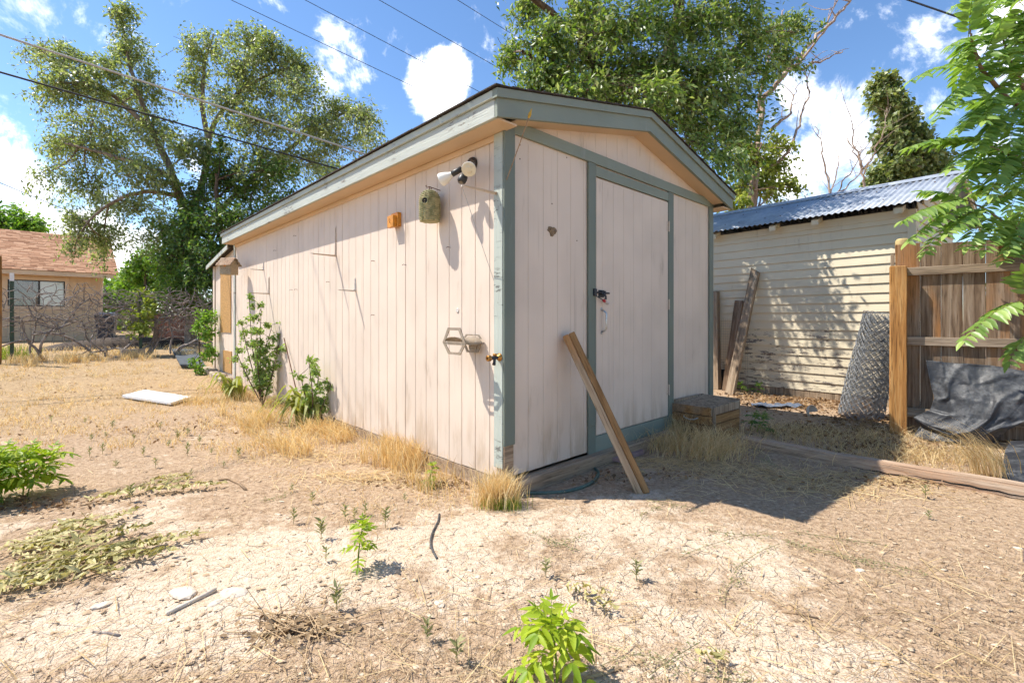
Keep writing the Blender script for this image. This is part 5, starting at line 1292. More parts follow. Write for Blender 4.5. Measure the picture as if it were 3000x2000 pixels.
# --- shrub at the lean-to foot
b = np.array(shed(-.28, TL-.25, 0)); b[2] = gz(b[0], b[1])
D_ = b[1]
cl = [CD(x, y, D_+rs.uniform(-.15, .1), rx, ry, n) for (x, y, rx, ry, n) in ((462, 720, 16, 22, 10), (480, 730, 18, 25, 12), (452, 755, 15, 20, 9), (478, 770, 20, 22, 12), (488, 800, 14, 22, 10), (470, 815, 22, 14, 9), (455, 845, 20, 10, 6), (440, 838, 16, 8, 4))]
grow('sapling', 'leafy sapling at the far foot of the lean-to', b, [([b, b+np.array((0, 0, .5)), b+np.array((-.05, 0, .95))], .012, .005)], cl, 'bright_leaf', 'bark', rs, lpt=15, ll=.062, lw=.6, cat='shrub', limb_r=.01, twig_r=.0028, spread=.03)
leafmat('sapling_leaf', [(.1, (.16, .26, .06)), (.5, (.28, .40, .10)), (.95, (.44, .52, .19))], .45)
# --- green saplings against the long wall
def sapling(label, px, py, off, stems, seed, ll=.048, lpt=15, mat='sapling_leaf'):
    rs_ = np.random.default_rng(seed); q = on_left(px, py, off); b = np.array(shed(q.x, q.y, 0)); b[2] = gz(b[0], b[1]); D = b[1]
    limbs = []; cl = []
    for (tx, ty, n) in stems:
        e = WD(tx, ty, D + rs_.uniform(-.2, .08)); m = (b+e)/2+rs_.normal(0, .03, 3); limbs.append(([b, m, e], .008, .003))
        for f in np.linspace(.30, 1.0, n):
            c = b*(1-f)+e*f + rs_.normal(0, .03, 3); r = .125*(1.15-f*.75); cl.append((c, np.array((r, r*.8, r*.8)), 5))
    grow('sapling', label, b, limbs, cl, mat, 'bark', rs_, lpt=lpt, ll=ll, lw=.55, droop=.15, twig_r=.0022, cat='shrub', limb_r=.006, spread=.012, wind=(0, 0, 0))
sapling('tall green sapling against the long wall below the tan bracket', 770, 1170, .16, ((572, 680, 8), (600, 705, 7), (555, 745, 6), (625, 745, 6), (590, 760, 6), (648, 742, 5), (540, 800, 5), (610, 800, 6), (640, 790, 5)), 5, .042, 13)
sapling('short green sapling behind the iris clump', 915, 1190, .14, ((708, 818, 6), (770, 855, 5), (735, 850, 4), (690, 860, 4)), 6, .046, 9)
# --- big tree behind the shed
rs = np.random.default_rng(23)
b = np.array((2.3, 10.6, gz(2.3, 10.6)-.1)); top = WD(1540, 130, 9.8)
limbs = [([b, WD(1475, 400, 10.2), WD(1500, 250, 9.9), WD(1535, 130, 9.6), WD(1560, 0, 9.4), WD(1570, -150, 9.2)], .26, .06),
         ([WD(1475, 420, 10.2), WD(1400, 250, 9.6), WD(1340, 90, 9.2), WD(1315, -20, 9.0), WD(1290, -140, 8.8)], .18, .05),
         ([WD(1500, 260, 9.9), WD(1590, 190, 10.2), WD(1690, 110, 10.4), WD(1790, 60, 10.5)], .13, .03),
         ([WD(1400, 260, 9.6), WD(1290, 180, 8.8), WD(1200, 120, 8.3)], .10, .03),
         ([WD(1480, 380, 10.2), WD(1600, 320, 10.4), WD(1700, 270, 10.6)], .10, .03),
         ([WD(1340, 90, 9.2), WD(1250, 20, 8.4), WD(1180, -40, 8.0)], .08, .03)]
cl = []
for (x, y, rx, ry, n) in ((1195, 40, 55, 60, 40), (1180, 130, 40, 55, 26), (1260, 90, 80, 70, 62), (1240, 180, 80, 50, 56), (1340, 40, 90, 70, 66), (1330, 150, 90, 65, 66), (1310, 220, 90, 40, 44), (1430, 60, 90, 70, 62), (1430, 170, 90, 65, 62), (1420, 240, 80, 40, 36), (1520, 40, 90, 70, 60), (1530, 150, 90, 70, 60), (1530, 230, 90, 50, 46), (1610, 60, 90, 70, 62), (1620, 160, 90, 70, 62), (1620, 240, 90, 50, 50), (1700, 50, 80, 60, 52), (1710, 140, 90, 65, 60), (1700, 220, 90, 50, 52), (1780, 80, 70, 50, 40), (1840, 60, 50, 45, 26), (1810, 140, 60, 40, 30), (1640, 310, 70, 50, 44), (1560, 280, 70, 40, 36), (1480, 270, 70, 35, 30), (1680, 370, 55, 45, 34), (1380, 210, 70, 45, 36), (1240, 230, 60, 30, 20), (1720, 290, 60, 50, 36), (1145, 150, 16, 40, 6),
        (1200, -60, 80, 60, 40), (1330, -70, 110, 70, 60), (1470, -70, 110, 70, 60), (1600, -70, 110, 70, 60), (1730, -60, 100, 60, 44), (1260, -190, 120, 80, 40), (1420, -200, 130, 80, 46), (1570, -200, 120, 80, 40)):
    cl.append(CD(x, y, rs.uniform(7.6, 10.2) if x < 1300 else (rs.uniform(6.9, 9.8) if x < 1760 else rs.uniform(9, 11)), rx, ry, int(n*.84)))
print('big', grow('shade_tree', 'big leafy tree rising behind the shed roof', b, limbs, cl, 'tree_leaf', 'bark', rs, lpt=27, ll=.108, lw=.42, droop=.35, twig_r=.006, wind=(.35, 0, .05), min_y=5.45, spread=.07)[1])
# --- shrubby growth between shed and outbuilding roof
b = np.array(W(2200, 900, 11.5)); b[2] = gz(b[0], b[1])
cl = [CD(x, y, 11.3+rs.uniform(-.6, .8), rx, ry, n) for (x, y, rx, ry, n) in ((1690, 350, 50, 50, 34), (1740, 370, 60, 45, 38), (1800, 340, 40, 40, 20), (1780, 400, 55, 40, 34), (1700, 420, 50, 45, 32), (1750, 440, 60, 40, 34), (1815, 430, 35, 30, 14), (1680, 470, 40, 30, 18))]
grow('sprouting_tree', 'yellow-green sprouting tree above the metal roof by the shed eave', b, [([b, W(2190, 640, 11.5), W(2210, 500, 11.4), W(2230, 420, 11.3)], .06, .02), ([W(2190, 640, 11.5), W(2270, 560, 11.6)], .03, .01)], cl, 'yellow_leaf', 'dead_bark', rs, lpt=22, ll=.105, lw=.6)
# --- ivy-clad trunk
b = np.array(W(2660, 800, 19)); b[2] = .2
cl = [CD(x, y, 19, rx, ry, n, rd) for (x, y, rx, ry, n, rd) in ((2030, 190, 34, 25, 34, 26), (2035, 235, 40, 35, 50, 36), (2065, 280, 55, 40, 60, 46), (2045, 330, 45, 45, 60, 46), (2100, 330, 55, 45, 60, 46), (2130, 370, 60, 40, 60, 46), (2060, 390, 60, 45, 64, 50), (2150, 410, 55, 40, 50, 46), (2020, 420, 35, 30, 30, 36), (2090, 440, 80, 40, 60, 50), (2010, 405, 30, 28, 20, 30))]
limbs = [([b, W(2650, 520, 19), W(2640, 380, 19), W(2590, 240, 19)], .28, .08)]
def ivy():
    rs_ = np.random.default_rng(4)
    return grow('ivy_covered_tree', 'ivy-smothered leaning tree behind the metal roof', b, limbs, cl, 'ivy_leaf', 'dead_bark', rs_, lpt=26, ll=.20, lw=.75, droop=.2, twig_r=.01, wind=(0, 0, 0), spread=.09, limb_r=.06)
ivy()
# --- bare dead branches
def dead(name, label, branches, D, seed, r=.05, twigs=22):
    rs_ = np.random.default_rng(seed); b = WD(*branches[0][0], D); b[2] = gz(b[0], b[1]) if b[2] < 2 else b[2]; o = thing(name, label, 'dead tree', Vector(b)); paths = []
    for i, br in enumerate(branches):
        P = np.array([WD(x, y, D+rs_.normal()*.15) for (x, y) in br]); m = len(P); f = np.linspace(0, m-1, (m-1)*6+1); ii_ = np.minimum(f.astype(int), m-2); k = (f-ii_)[:, None]
        Q = P[ii_]*(1-k)+P[ii_+1]*k; Q[1:] += rs_.normal(0, .025, Q[1:].shape); r0 = r*(1 if i == 0 else .55); paths.append((Q-b, np.linspace(r0, r0*.22, len(Q))))
        for q in range(twigs//len(branches)+2):
            j = rs_.integers(len(Q)//3, len(Q)); d = rs_.normal(0, 1, 3); d[2] = abs(d[2])+.4; d /= np.linalg.norm(d); L = rs_.uniform(.25, .9)*D/11
            T = bez(Q[j], Q[j]+d*L*.5, Q[j]+d*L+rs_.normal(0, .25, 3)*L, 6); paths.append((T-b, np.linspace(r0*.25, .003, 6)))
    V, F = tubes(paths, 5); obj('bare_branches', fast_mesh('bare_branches', V, F), MAT['dead_bark'], o, smooth=True)
dead('dead_tree', 'bare dead tree reaching up right of the big leafy tree', [[(1725, 560), (1735, 400), (1750, 230), (1800, 170), (1870, 90), (1930, 30), (1970, -20)], [(1790, 180), (1850, 130), (1900, 60), (1915, 10)], [(1800, 165), (1845, 155), (1890, 140), (1935, 115)],
     [(1752, 400), (1810, 350), (1835, 290), (1858, 210), (1850, 160)], [(1740, 260), (1760, 150), (1790, 80), (1800, 20)], [(1770, 300), (1815, 260), (1830, 200)]], 11.8, 3, .085, 30)
dead('dead_sapling', 'thin bare sapling above the middle of the metal roof', [[(1915, 560), (1905, 440), (1890, 350), (1875, 290)], [(1908, 450), (1925, 380), (1930, 320)], [(1915, 450), (1960, 390), (1985, 330)], [(1930, 440), (1975, 400), (2000, 360)]], 14.5, 5, .045, 26)
dead('dead_sapling', 'bare sapling standing close left of the ivy-smothered tree', [[(1990, 560), (1985, 430), (1978, 380), (1960, 320), (1955, 270)], [(1985, 400), (2010, 350), (2030, 300), (2040, 250)], [(1982, 390), (1960, 350), (1940, 300)]], 15.0, 8, .05, 26)
# --- far trees
b = np.array(W(30, 900, 42)); b[2] = .3
cl = [CL(px, py, 42, rx, ry, n) for (px, py, rx, ry, n) in ((20, 640, 90, 50, 50), (90, 660, 55, 40, 34), (-60, 620, 90, 60, 40), (40, 700, 90, 40, 40))]
grow('distant_tree', 'rounded green tree showing over the house roof', b, [([b, W(30, 700, 42)], .3, .1)], cl, 'bright_leaf', 'bark', rs, lpt=26, ll=.4, lw=.6, spread=.25, twig_r=.02, limb_r=.1)
for i, (x, y, D, rx, ry, n, lab) in enumerate(((250, 900, 34, 190, 70, 90, 'hazy green tree line beyond the bin'), (560, 880, 30, 260, 110, 150, 'thick green trees closing the yard behind the red fence'), (900, 860, 26, 300, 120, 120, 'green trees hidden behind the shed'), (2300, 860, 26, 300, 110, 100, 'green trees behind the metal roofed outbuilding'), (2950, 800, 20, 260, 160, 120, 'green trees behind the board fence'))):
    b = np.array(W(x, 935, D)); b[2] = .3
    cl = [CL(x+rs.uniform(-1, 1)*rx, y+rs.uniform(-1, .6)*ry, D+rs.uniform(-3, 3), 70*26/D, 55*26/D, n//5) for k in range(5)]
    if i in (2,): continue
    bt = grow('background_trees', lab, b, [([b, W(x, y, D)], .3, .1)], cl, 'dark_leaf' if i % 2 else 'bright_leaf', 'bark', rs, lpt=26, ll=.30*D/26, lw=.65, spread=.2*D/26, twig_r=.015, limb_r=.08)[0]; bt['kind'] = 'stuff'

# ================================================================ compound-leaved plants
def frond_mesh(p0, p1, rs_, pairs=9, ll=.09, lw=.34, sag=.18, hang=.35, curl=0.0, up=(0, 0, 1), lift=None):
    p0 = np.array(p0, float); p1 = np.array(p1, float); L = np.linalg.norm(p1-p0); up = np.array(up, float)
    mid = (p0+p1)/2 + up*sag*L*(1.0) ; R_ = bez(p0, mid, p1, 12)
    f = np.linspace(.16, .97, pairs); ff = f*11; i = np.minimum(ff.astype(int), 10); k = (ff-i)[:, None]
    pos = R_[i]*(1-k)+R_[i+1]*k; tan = unit(R_[i+1]-R_[i]); side = unit(np.cross(tan, up)); nrm = np.cross(side, tan)
    P = []; X = []; Z = []; Ln = []
    prof = .65+.5*np.sin(np.pi*np.clip(f*.9+.08, 0, 1))
    for s in (-1, 1):
        d = side*s*.9 + tan*.42 - nrm*hang + rs_.normal(0, .12, pos.shape) + (rs_.normal(0, .5, pos.shape) if curl else 0)
        P.append(pos); X.append(d); Z.append(nrm + side*s*rs_.uniform(.0, .5, (pairs, 1)) + rs_.normal(0, .18 + curl, pos.shape)); Ln.append(ll*prof*rs_.uniform(.88, 1.1, pairs))
    P.append(pos[-1:]); X.append(tan[-1:]); Z.append(nrm[-1:]); Ln.append(np.array([ll*.9]))
    P = np.concatenate(P); X = np.concatenate(X); Z = np.concatenate(Z); Ln = np.concatenate(Ln)
    if curl: X[:, 2] = np.abs(X[:, 2])*.35 - .05
    V, F = leaves(P, X, Z, Ln, Ln*lw, LANCE_V, LANCE_F)
    return V, F, R_
def add_frond(root, b, p0, p1, rs_, mat, stalk='twig_pale', sr=.003, **k):
    V, F, R_ = frond_mesh(p0, p1, rs_, **k)
    if k.get('lift') is not None: V[:, 2] = np.maximum(V[:, 2], ground_z(V[:, 0], V[:, 1])+k['lift']*rs_.uniform(.3, 1.3, len(V)))
    lf = obj('leaf', fast_mesh('leaf', V-b, F), MAT[mat], root)
    if k.get('lift') is not None: R_[:, 2] = ground_z(R_[:, 0], R_[:, 1])+k['lift']*1.6
    V, F = tubes([(R_-b, np.linspace(sr, sr*.45, 12))], 4); obj('leaf_stalk', fast_mesh('leaf_stalk', V, F), MAT[stalk], lf)
# --- ailanthus branches hanging over the board fence
rs = np.random.default_rng(41)
b = np.array(W(3085, 935, 4.95)); b[2] = 0
AT = thing('ailanthus_tree', 'leafy tree with long fern-like leaves hanging over the board fence', 'tree', Vector(b))
Z8 = lambda x, y, D: np.array(W(2650+x/3.266, y/3.266, D))
stems = [([b, W(3090, 600, 4.8), W(3060, 350, 4.6), Z8(980, 940, 4.45), Z8(740, 670, 4.3), Z8(640, 400, 4.25), Z8(625, 290, 4.22)], .035, .006),
         ([W(3075, 450, 4.7), Z8(1120, 790, 4.6), Z8(1040, 650, 4.6), Z8(960, 480, 4.6), Z8(925, 330, 4.6)], .02, .006),
         ([W(3088, 620, 4.8), Z8(1080, 1500, 4.5), Z8(900, 1440, 4.4), Z8(730, 1380, 4.3)], .016, .005),
         ([W(3090, 720, 4.8), W(2960, 660, 4.45), W(2880, 610, 4.3), W(2830, 585, 4.2)], .016, .005),
         ([W(3090, 900, 4.75), W(3030, 860, 4.2), W(3005, 880, 3.95)], .012, .005)]
sp = []
for pts, r0, r1 in stems:
    P = np.array([np.array(q) for q in pts]); m = len(P); f = np.linspace(0, m-1, (m-1)*5+1); i = np.minimum(f.astype(int), m-2); k = (f-i)[:, None]; Q = P[i]*(1-k)+P[i+1]*k; Q += rs.normal(0, .004, Q.shape); sp.append((Q-b, np.linspace(r0, r1, len(Q))))
V, F = tubes(sp, 7); plain('ailanthus_bark', (.27, .17, .11), .7, vary=.3, scale=20); obj('trunk', fast_mesh('trunk', V, F), MAT['ailanthus_bark'], AT, smooth=True)
FR = [((2836, 116, 4.25), (2850, -20, 4.1)), ((2876, 205, 4.3), (2664, 240, 4.1)), ((2890, 218, 4.3), (2735, 335, 4.05)), ((2946, 185, 4.45), (2740, 355, 4.15)), ((2840, 120, 4.25), (2800, 175, 4.4)), ((2850, 150, 4.3), (2800, 250, 4.6)),
      ((2870, 190, 4.3), (2960, 30, 4.1)), ((2935, 105, 4.6), (2850, 20, 4.5)), ((2940, 130, 4.6), (3050, 20, 4.3)), ((2960, 160, 4.6), (3060, 130, 4.3)), ((2950, 280, 4.45), (2820, 380, 4.2)), ((2960, 290, 4.5), (2880, 360, 4.0)), ((2985, 240, 4.6), (2900, 300, 4.2)),
      ((2960, 320, 4.5), (2760, 430, 4.3)), ((2980, 340, 4.5), (2860, 420, 4.1)), ((2870, 420, 4.3), (2720, 420, 4.2)), ((2875, 425, 4.3), (2655, 435, 4.25)), ((2900, 440, 4.4), (2780, 500, 4.1)), ((2930, 450, 4.5), (2810, 560, 4.2)), ((2960, 460, 4.5), (2900, 580, 4.0)),
      ((2990, 400, 4.6), (2930, 520, 4.3)), ((3010, 330, 4.6), (2950, 440, 4.1)), ((3010, 200, 4.6), (2930, 220, 4.2)), ((2830, 585, 4.2), (2640, 650, 4.1)), ((2835, 590, 4.2), (2700, 560, 4.3)), ((2860, 600, 4.25), (2655, 715, 4.05)), ((2880, 610, 4.3), (2705, 745, 4.1)),
      ((2890, 612, 4.3), (2770, 690, 4.0)), ((2920, 640, 4.4), (2830, 730, 4.0)), ((2940, 650, 4.4), (2880, 740, 4.0)), ((2960, 655, 4.4), (3010, 745, 4.0)), ((3000, 560, 4.5), (2880, 620, 4.1)), ((3020, 600, 4.5), (2950, 740, 4.0)), ((3030, 520, 4.5), (2960, 620, 4.0)),
      ((3000, 480, 4.6), (2870, 500, 4.3)), ((3010, 250, 4.5), (3040, 420, 4.0)), ((2925, 330, 4.6), (2860, 230, 4.7)), ((2990, 60, 4.5), (2890, 90, 4.2)), ((3020, 90, 4.5), (2960, 170, 4.1)), ((3005, 880, 3.95), (2818, 1005, 3.85)), ((3012, 980, 3.95), (2955, 1062, 3.9)), ((3010, 870, 3.95), (3000, 800, 3.9)),
      ((3030, 690, 4.4), (2930, 770, 4.0)), ((3040, 420, 4.5), (2975, 560, 4.1)), ((3000, 20, 4.6), (2900, -40, 4.4)), ((2800, 600, 4.25), (2720, 640, 4.4)), ((2905, 480, 4.6), (2830, 470, 4.7)), ((2925, 560, 4.6), (2850, 540, 4.6)), ((2950, 380, 4.9), (2870, 330, 4.9)), ((2960, 600, 4.8), (2880, 570, 4.8))]
for k in range(44):
    u = rs.uniform(0, 1); bx = 2900+u*180; by = rs.uniform(-20, 540); FR.append(((bx, by, rs.uniform(4.3, 5.0)), (bx-rs.uniform(20, 170), by+rs.uniform(-60, 120), rs.uniform(4.0, 4.9))))
for (p0, p1) in FR:
    p0 = W(*p0); p1 = W(*p1); L = (p1-p0).length
    add_frond(AT, b, p0, p1, rs, 'ailanthus_leaf', 'green_blade', .0032, pairs=int(np.clip(L/.040, 6, 15)), ll=.125, lw=.46, sag=rs.uniform(.10, .22), hang=rs.uniform(.2, .55))
# --- young sprouts
def sprout(label, px, py, h, n, fl, ll, seed, spread=.0, stems=1, mat='sprout_leaf', droop=.35):
    rs_ = np.random.default_rng(seed); bb = np.array(G(px, py)); root = thing('ailanthus_sprout', label, 'plant', Vector(bb), group='young fern-leaved sprouts'); st = []
    for s in range(stems):
        o = rs_.normal(0, spread, 3); o[2] = 0; hh = h*rs_.uniform(.75, 1.05) if stems > 1 else h; top = bb+o+np.array((rs_.normal()*.03, rs_.normal()*.03, hh))
        st.append((bez(bb+o*.6, bb+o*.9+np.array((0, 0, hh*.5)), top, 8)-bb, np.linspace(.0045, .0025, 8)))
        for k in range(n):
            f = .30+.70*(k/(max(n-1, 1)))**.8; p = (bb+o*.8)*(1-f)+top*f; a = k*2.4+rs_.uniform(-.3, .3)+seed; r = fl*(1.08-.45*f)*rs_.uniform(.85, 1.1)
            e = p+np.array((math.cos(a)*r, math.sin(a)*r, r*(.55*f-.12)-r*.2)); add_frond(root, bb, p, e, rs_, mat, 'green_blade', .0018, pairs=int(np.clip(r/ll*1.9, 4, 9)), ll=ll, lw=.40, sag=droop, hang=rs_.uniform(.1, .4))
        for k in range(4): a = k*1.6+seed; add_frond(root, bb, top, top+np.array((math.cos(a)*fl*.35, math.sin(a)*fl*.35, fl*.35)), rs_, mat, 'green_blade', .0015, pairs=4, ll=ll*.6, lw=.4, sag=.05, hang=0)
    V, F = tubes(st, 6); obj('stem', fast_mesh('stem', V, F), MAT['green_blade'], root)
sprout('bright green sprout at the bottom edge of the picture', 1632, 2014, .20, 12, .145, .068, 3)
sprout('small bright green sprout standing alone in the bare dirt', 1048, 1672, .19, 9, .085, .040, 5, droop=.25)
sprout('bushy bright green clump at the left edge', 55, 1462, .30, 12, .20, .082, 8, .09, 6)
sprout('tiny green sprout in the dry grass near the shed corner', 1258, 1425, .13, 6, .06, .03, 9)
sprout('dark green seedling behind the wooden box', 2205, 1262, .16, 5, .16, .055, 12, .06, 2, 'dark_leaf')
sprout('small green plant at the foot of the leaning board', 2185, 1150, .16, 5, .13, .055, 13, .05, 2, 'bright_leaf')
# --- withered cut fronds on the ground
def withered(label, pairs_, seed, ll=.072):
    rs_ = np.random.default_rng(seed); bb = np.array(G(*pairs_[0][0])); root = thing('withered_branch', label, 'cut branch', Vector(bb))
    for (a, c) in pairs_:
        p0 = G(*a, .03); p1 = G(*c, .03); L = (p1-p0).length
        add_frond(root, bb, p0, p1, rs_, 'withered_leaf', 'twig_pale', .0018, pairs=int(np.clip(L/.021, 6, 44)), ll=ll, lw=.32, sag=.02, hang=.1, curl=.6, lift=.04)
withered('withered olive-green cut branch lying in the dirt at the left edge', [((-60, 1668), (385, 1512)), ((-60, 1690), (470, 1606)), ((-40, 1722), (330, 1690)), ((-60, 1705), (590, 1578)), ((60, 1600), (270, 1530)), ((-60, 1745), (100, 1735)), ((30, 1665), (330, 1590)), ((-40, 1640), (180, 1575)), ((-40, 1655), (420, 1560)), ((20, 1700), (500, 1630)), ((-60, 1715), (250, 1660))], 3)
withered('small withered branch beside the bushy green clump', [((200, 1492), (560, 1412)), ((380, 1455), (650, 1428)), ((430, 1420), (540, 1405))], 4, .06)
withered('crumpled dry leaf behind the sprout at the bottom', [((1640, 1738), (1765, 1755)), ((1700, 1765), (1790, 1800))], 5, .045)
withered('single curled yellow leaf at the bottom of the yard', [((2040, 1952), (2115, 1945))], 6, .04)
# --- iris clumps by the wall
def iris(label, px, py, n, L, seed):
    rs_ = np.random.default_rng(seed); bb = np.array(G(px, py)); root = thing('iris_clump', label, 'plant', Vector(bb), group='iris clumps by the long wall')
    for k in range(n):
        a = rs_.uniform(0, 2*np.pi); l = L*rs_.uniform(.6, 1.1); o = np.array((rs_.normal()*.06, rs_.normal()*.06, 0)); d = np.array((math.cos(a), math.sin(a), 0))
        if d[0]*dR.x+d[1]*dR.y > .2: d = -d
        h = rs_.uniform(.55, .95); T = bez(o, o+d*l*.25+np.array((0, 0, l*h*1.5)), o+d*l*rs_.uniform(.6, .95)+np.array((0, 0, l*rs_.uniform(.0, .5))), 9)
        sd = np.array((-d[1], d[0], 0))*1.0; w = .024*rs_.uniform(.7, 1.2)*np.array((.8, 1, 1, 1, .95, .85, .65, .4, .05)); V = np.concatenate([T+sd*w[:, None]+np.array((0, 0, .004)), T-sd*w[:, None]])
        F = [(i, i+1, i+10, i+9) for i in range(8)]; obj('leaf_blade', fast_mesh('leaf_blade', V, F), MAT['iris_leaf'], root, smooth=True)
iris('yellowing iris clump in front of the short sapling', 905, 1240, 44, .52, 2)
iris('smaller iris clump near the lean-to blocks', 690, 1168, 24, .5, 3)
# --- rusty rod leaning by the iris
q = on_left(893, 1150, .1); a = shed(q.x, q.y, 0); a.z = gz(a.x, a.y); e = shed(*on_left(832, 990, .03)); o = thing('rusty_rod', 'thin rusty rod leaning on the wall between the saplings', 'rod', a); MB().tube([(0, 0, -.05), e-a], .007, 6).build('shaft', MAT['rust'], o)

# ================================================================ grasses
def blades(P, H, lean, w, rs_):
    P = np.asarray(P, float); N_ = len(P); H = np.broadcast_to(H, N_); up = np.array((0, 0, 1.0)); a = rs_.uniform(0, 2*np.pi, N_); sd = np.stack([np.cos(a), np.sin(a), 0*a], 1)*w
    V = np.empty((N_, 8, 3))
    for j, (f, ww) in enumerate(((0, 1), (.35, .9), (.72, .6), (1, .12))):
        c = P + up*(H*f*(1-.18*f))[:, None] + lean*(H*f*f)[:, None]; V[:, 2*j] = c+sd*ww; V[:, 2*j+1] = c-sd*ww
    F = np.array([(0, 1, 3, 2), (2, 3, 5, 4), (4, 5, 7, 6)])[None]+(np.arange(N_)*8)[:, None, None]
    return V.reshape(-1, 3), F.reshape(-1, 4)
def patch_shed(n, s0, s1, t0, t1, rs_, pw=1.6):
    s = s1-(s1-s0)*rs_.uniform(0, 1, n)**pw; t = rs_.uniform(t0, t1, n); x = C0.x+dR.x*s+dL.x*t; y = C0.y+dR.y*s+dL.y*t; return np.stack([x, y, ground_z(x, y)-.005], 1)
def patchy(P, rs_, sc=5.0, th=.45):
    v = fbm(P[:, 0]*sc, P[:, 1]*sc, 3, 91); return P[rs_.uniform(0, 1, len(P)) < np.clip((v-th)*7+.25, .03, 1)]
def patch_px(n, px, py, r, rs_, ry=None):
    c = G(px, py); x = c.x+rs_.normal(0, r, n); y = c.y+rs_.normal(0, ry or r, n); return np.stack([x, y, ground_z(x, y)-.005], 1)
def grass_obj(name, label, groups, mat, rs_):
    Vs = []; Fs = []; o = 0
    for (P, h0, h1, ln, w) in groups:
        n = len(P); a = rs_.uniform(0, 2*np.pi, n); m = rs_.uniform(.1, 1.0, n)**.8; lean = np.stack([np.cos(a)*m*ln[0]+ln[1], np.sin(a)*m*ln[0]+ln[2], 0*a-.1*m], 1)
        V, F = blades(P, rs_.uniform(h0, h1, n), lean, w, rs_); Vs.append(V); Fs.append(F+o); o += len(V)
    me = fast_mesh(name, np.concatenate(Vs), np.concatenate(Fs)); return tag(obj(name, me, MAT[mat]), label, 'grass', kind='stuff')
rs = np.random.default_rng(77)
g1 = [(patchy(patch_shed(3450, -.38, -.03, .15, 1.75, rs), rs), .12, .30, (.55, -.1, -.1), .0024), (patchy(patch_shed(5400, -.75, -.05, 1.7, 4.3, rs, 1.2), rs), .08, .28, (.9, -.2, -.2), .0027),
      (patchy(patch_shed(1350, -.6, -.05, 4.2, 6.2, rs, 1.3), rs), .10, .25, (.8, 0, 0), .0025), (patch_px(700, 1000, 1270, .16, rs), .08, .2, (1.2, -.3, -.2), .0024), (patch_px(500, 800, 1310, .22, rs), .05, .14, (1.2, -.3, -.2), .0024), (patch_px(350, 1150, 1350, .1, rs), .12, .27, (.5, 0, 0), .0022), (patch_shed(2600, -1.0, -.04, -.1, 5.2, rs, 1.5), .015, .09, (2.0, -.2, -.2), .0019), (patch_px(260, 585, 1182, .16, rs, .1), .08, .2, (.9, 0, 0), .0026)]
grass_obj('dry_grass', 'golden dry grass along the foot of the long shed wall', g1, 'dry_grass_blade', rs)
b_ = patch_px(620, 1460, 1478, .062, rs, .05)
grass_obj('dry_grass_tuft', 'golden dry grass tuft at the near corner of the shed', [(b_, .14, .30, (.5, .05, .05), .0022)], 'dry_grass_blade', rs)
grass_obj('green_grass_tuft', 'short green grass at the base of the corner tuft', [(patch_px(260, 1480, 1490, .06, rs, .03), .05, .13, (.6, 0, 0), .0016), (patch_px(60, 1258, 1430, .03, rs), .06, .12, (.4, 0, 0), .0018)], 'green_blade', rs)
gb = [(patch_px(1050, 2030, 1318, .22, rs, .10), .12, .32, (.8, 0, -.15), .0021), (patch_px(260, 2080, 1345, .16, rs, .07), .1, .3, (1.1, .3, -.2), .0021), (patch_px(180, 1985, 1290, .05, rs), .18, .36, (.3, 0, 0), .0014)]
grass_obj('dry_grass', 'pale dry grass in front of the wooden box', gb, 'pale_grass_blade', rs)
gr = [(patch_px(130, 2905, 1398, .06, rs, .05), .30, .55, (.35, -.55, .1), .0024), (patch_px(1300, 2700, 1345, .42, rs, .16), .04, .16, (1.6, -.4, 0), .0021), (patch_px(900, 2420, 1290, .40, rs, .22), .04, .15, (1.7, -.3, 0), .002), (patch_px(300, 2640, 1290, .3, rs, .12), .06, .2, (1.4, 0, 0), .0014), (patch_px(500, 2300, 1265, .25, rs, .15), .05, .17, (1.4, .2, 0), .0014)]
for g in gr:
    P = g[0]; u = P[:, 0]*dL.x+P[:, 1]*dL.y
grass_obj('dry_grass', 'flattened pale dry grass behind the landscape timber', gr, 'pale_grass_blade', rs)
# far left: tufts over the yard and at the wire fence
pts = []
for k in range(90):
    a = rs.uniform(-1, 5.0); off = rs.uniform(.05, 1.0)**1.2; q = fpos(a, 0, off); n = rs.integers(18, 46); pts.append(np.stack([q.x+rs.normal(0, .06, n), q.y+rs.normal(0, .06, n), np.full(n, q.z)], 1))
yard = []
for k in range(420):
    px = rs.uniform(-40, 720); py = 1068+rs.uniform(0, 1)**1.5*250; q = G(px, py)
    if (q-C0).dot(dR) > -.1: continue
    n = rs.integers(5, 20); yard.append(np.stack([q.x+rs.normal(0, .05, n), q.y+rs.normal(0, .05, n), np.full(n, q.z)], 1))
back = []
for k in range(260):
    a = rs.uniform(-3, 8); off = -rs.uniform(.3, 5); q = fpos(a, 0, off); n = 14; back.append(np.stack([q.x+rs.normal(0, .12, n), q.y+rs.normal(0, .12, n), np.full(n, q.z)], 1))
grass_obj('dry_grass', 'short golden dry grass covering the yard by the wire fence', [(np.concatenate(pts), .10, .26, (.7, 0, 0), .0035), (np.concatenate(yard), .03, .10, (1.2, 0, 0), .0026), (np.concatenate(back), .06, .2, (.9, 0, 0), .005)], 'dry_grass_blade', rs)
grass_obj('green_weeds', 'patch of green weeds beyond the wire fence', [(np.concatenate([np.stack([q.x+rs.normal(0, .15, 40), q.y+rs.normal(0, .15, 40), np.full(40, q.z)], 1) for q in [fpos(rs.uniform(-1, .3), 0, -rs.uniform(.2, 1.2)) for k in range(14)]+[fpos(rs.uniform(2.5, 5), 0, -rs.uniform(5, 9)) for k in range(20)]]), .1, .4, (.6, 0, 0), .006)], 'green_blade', rs)

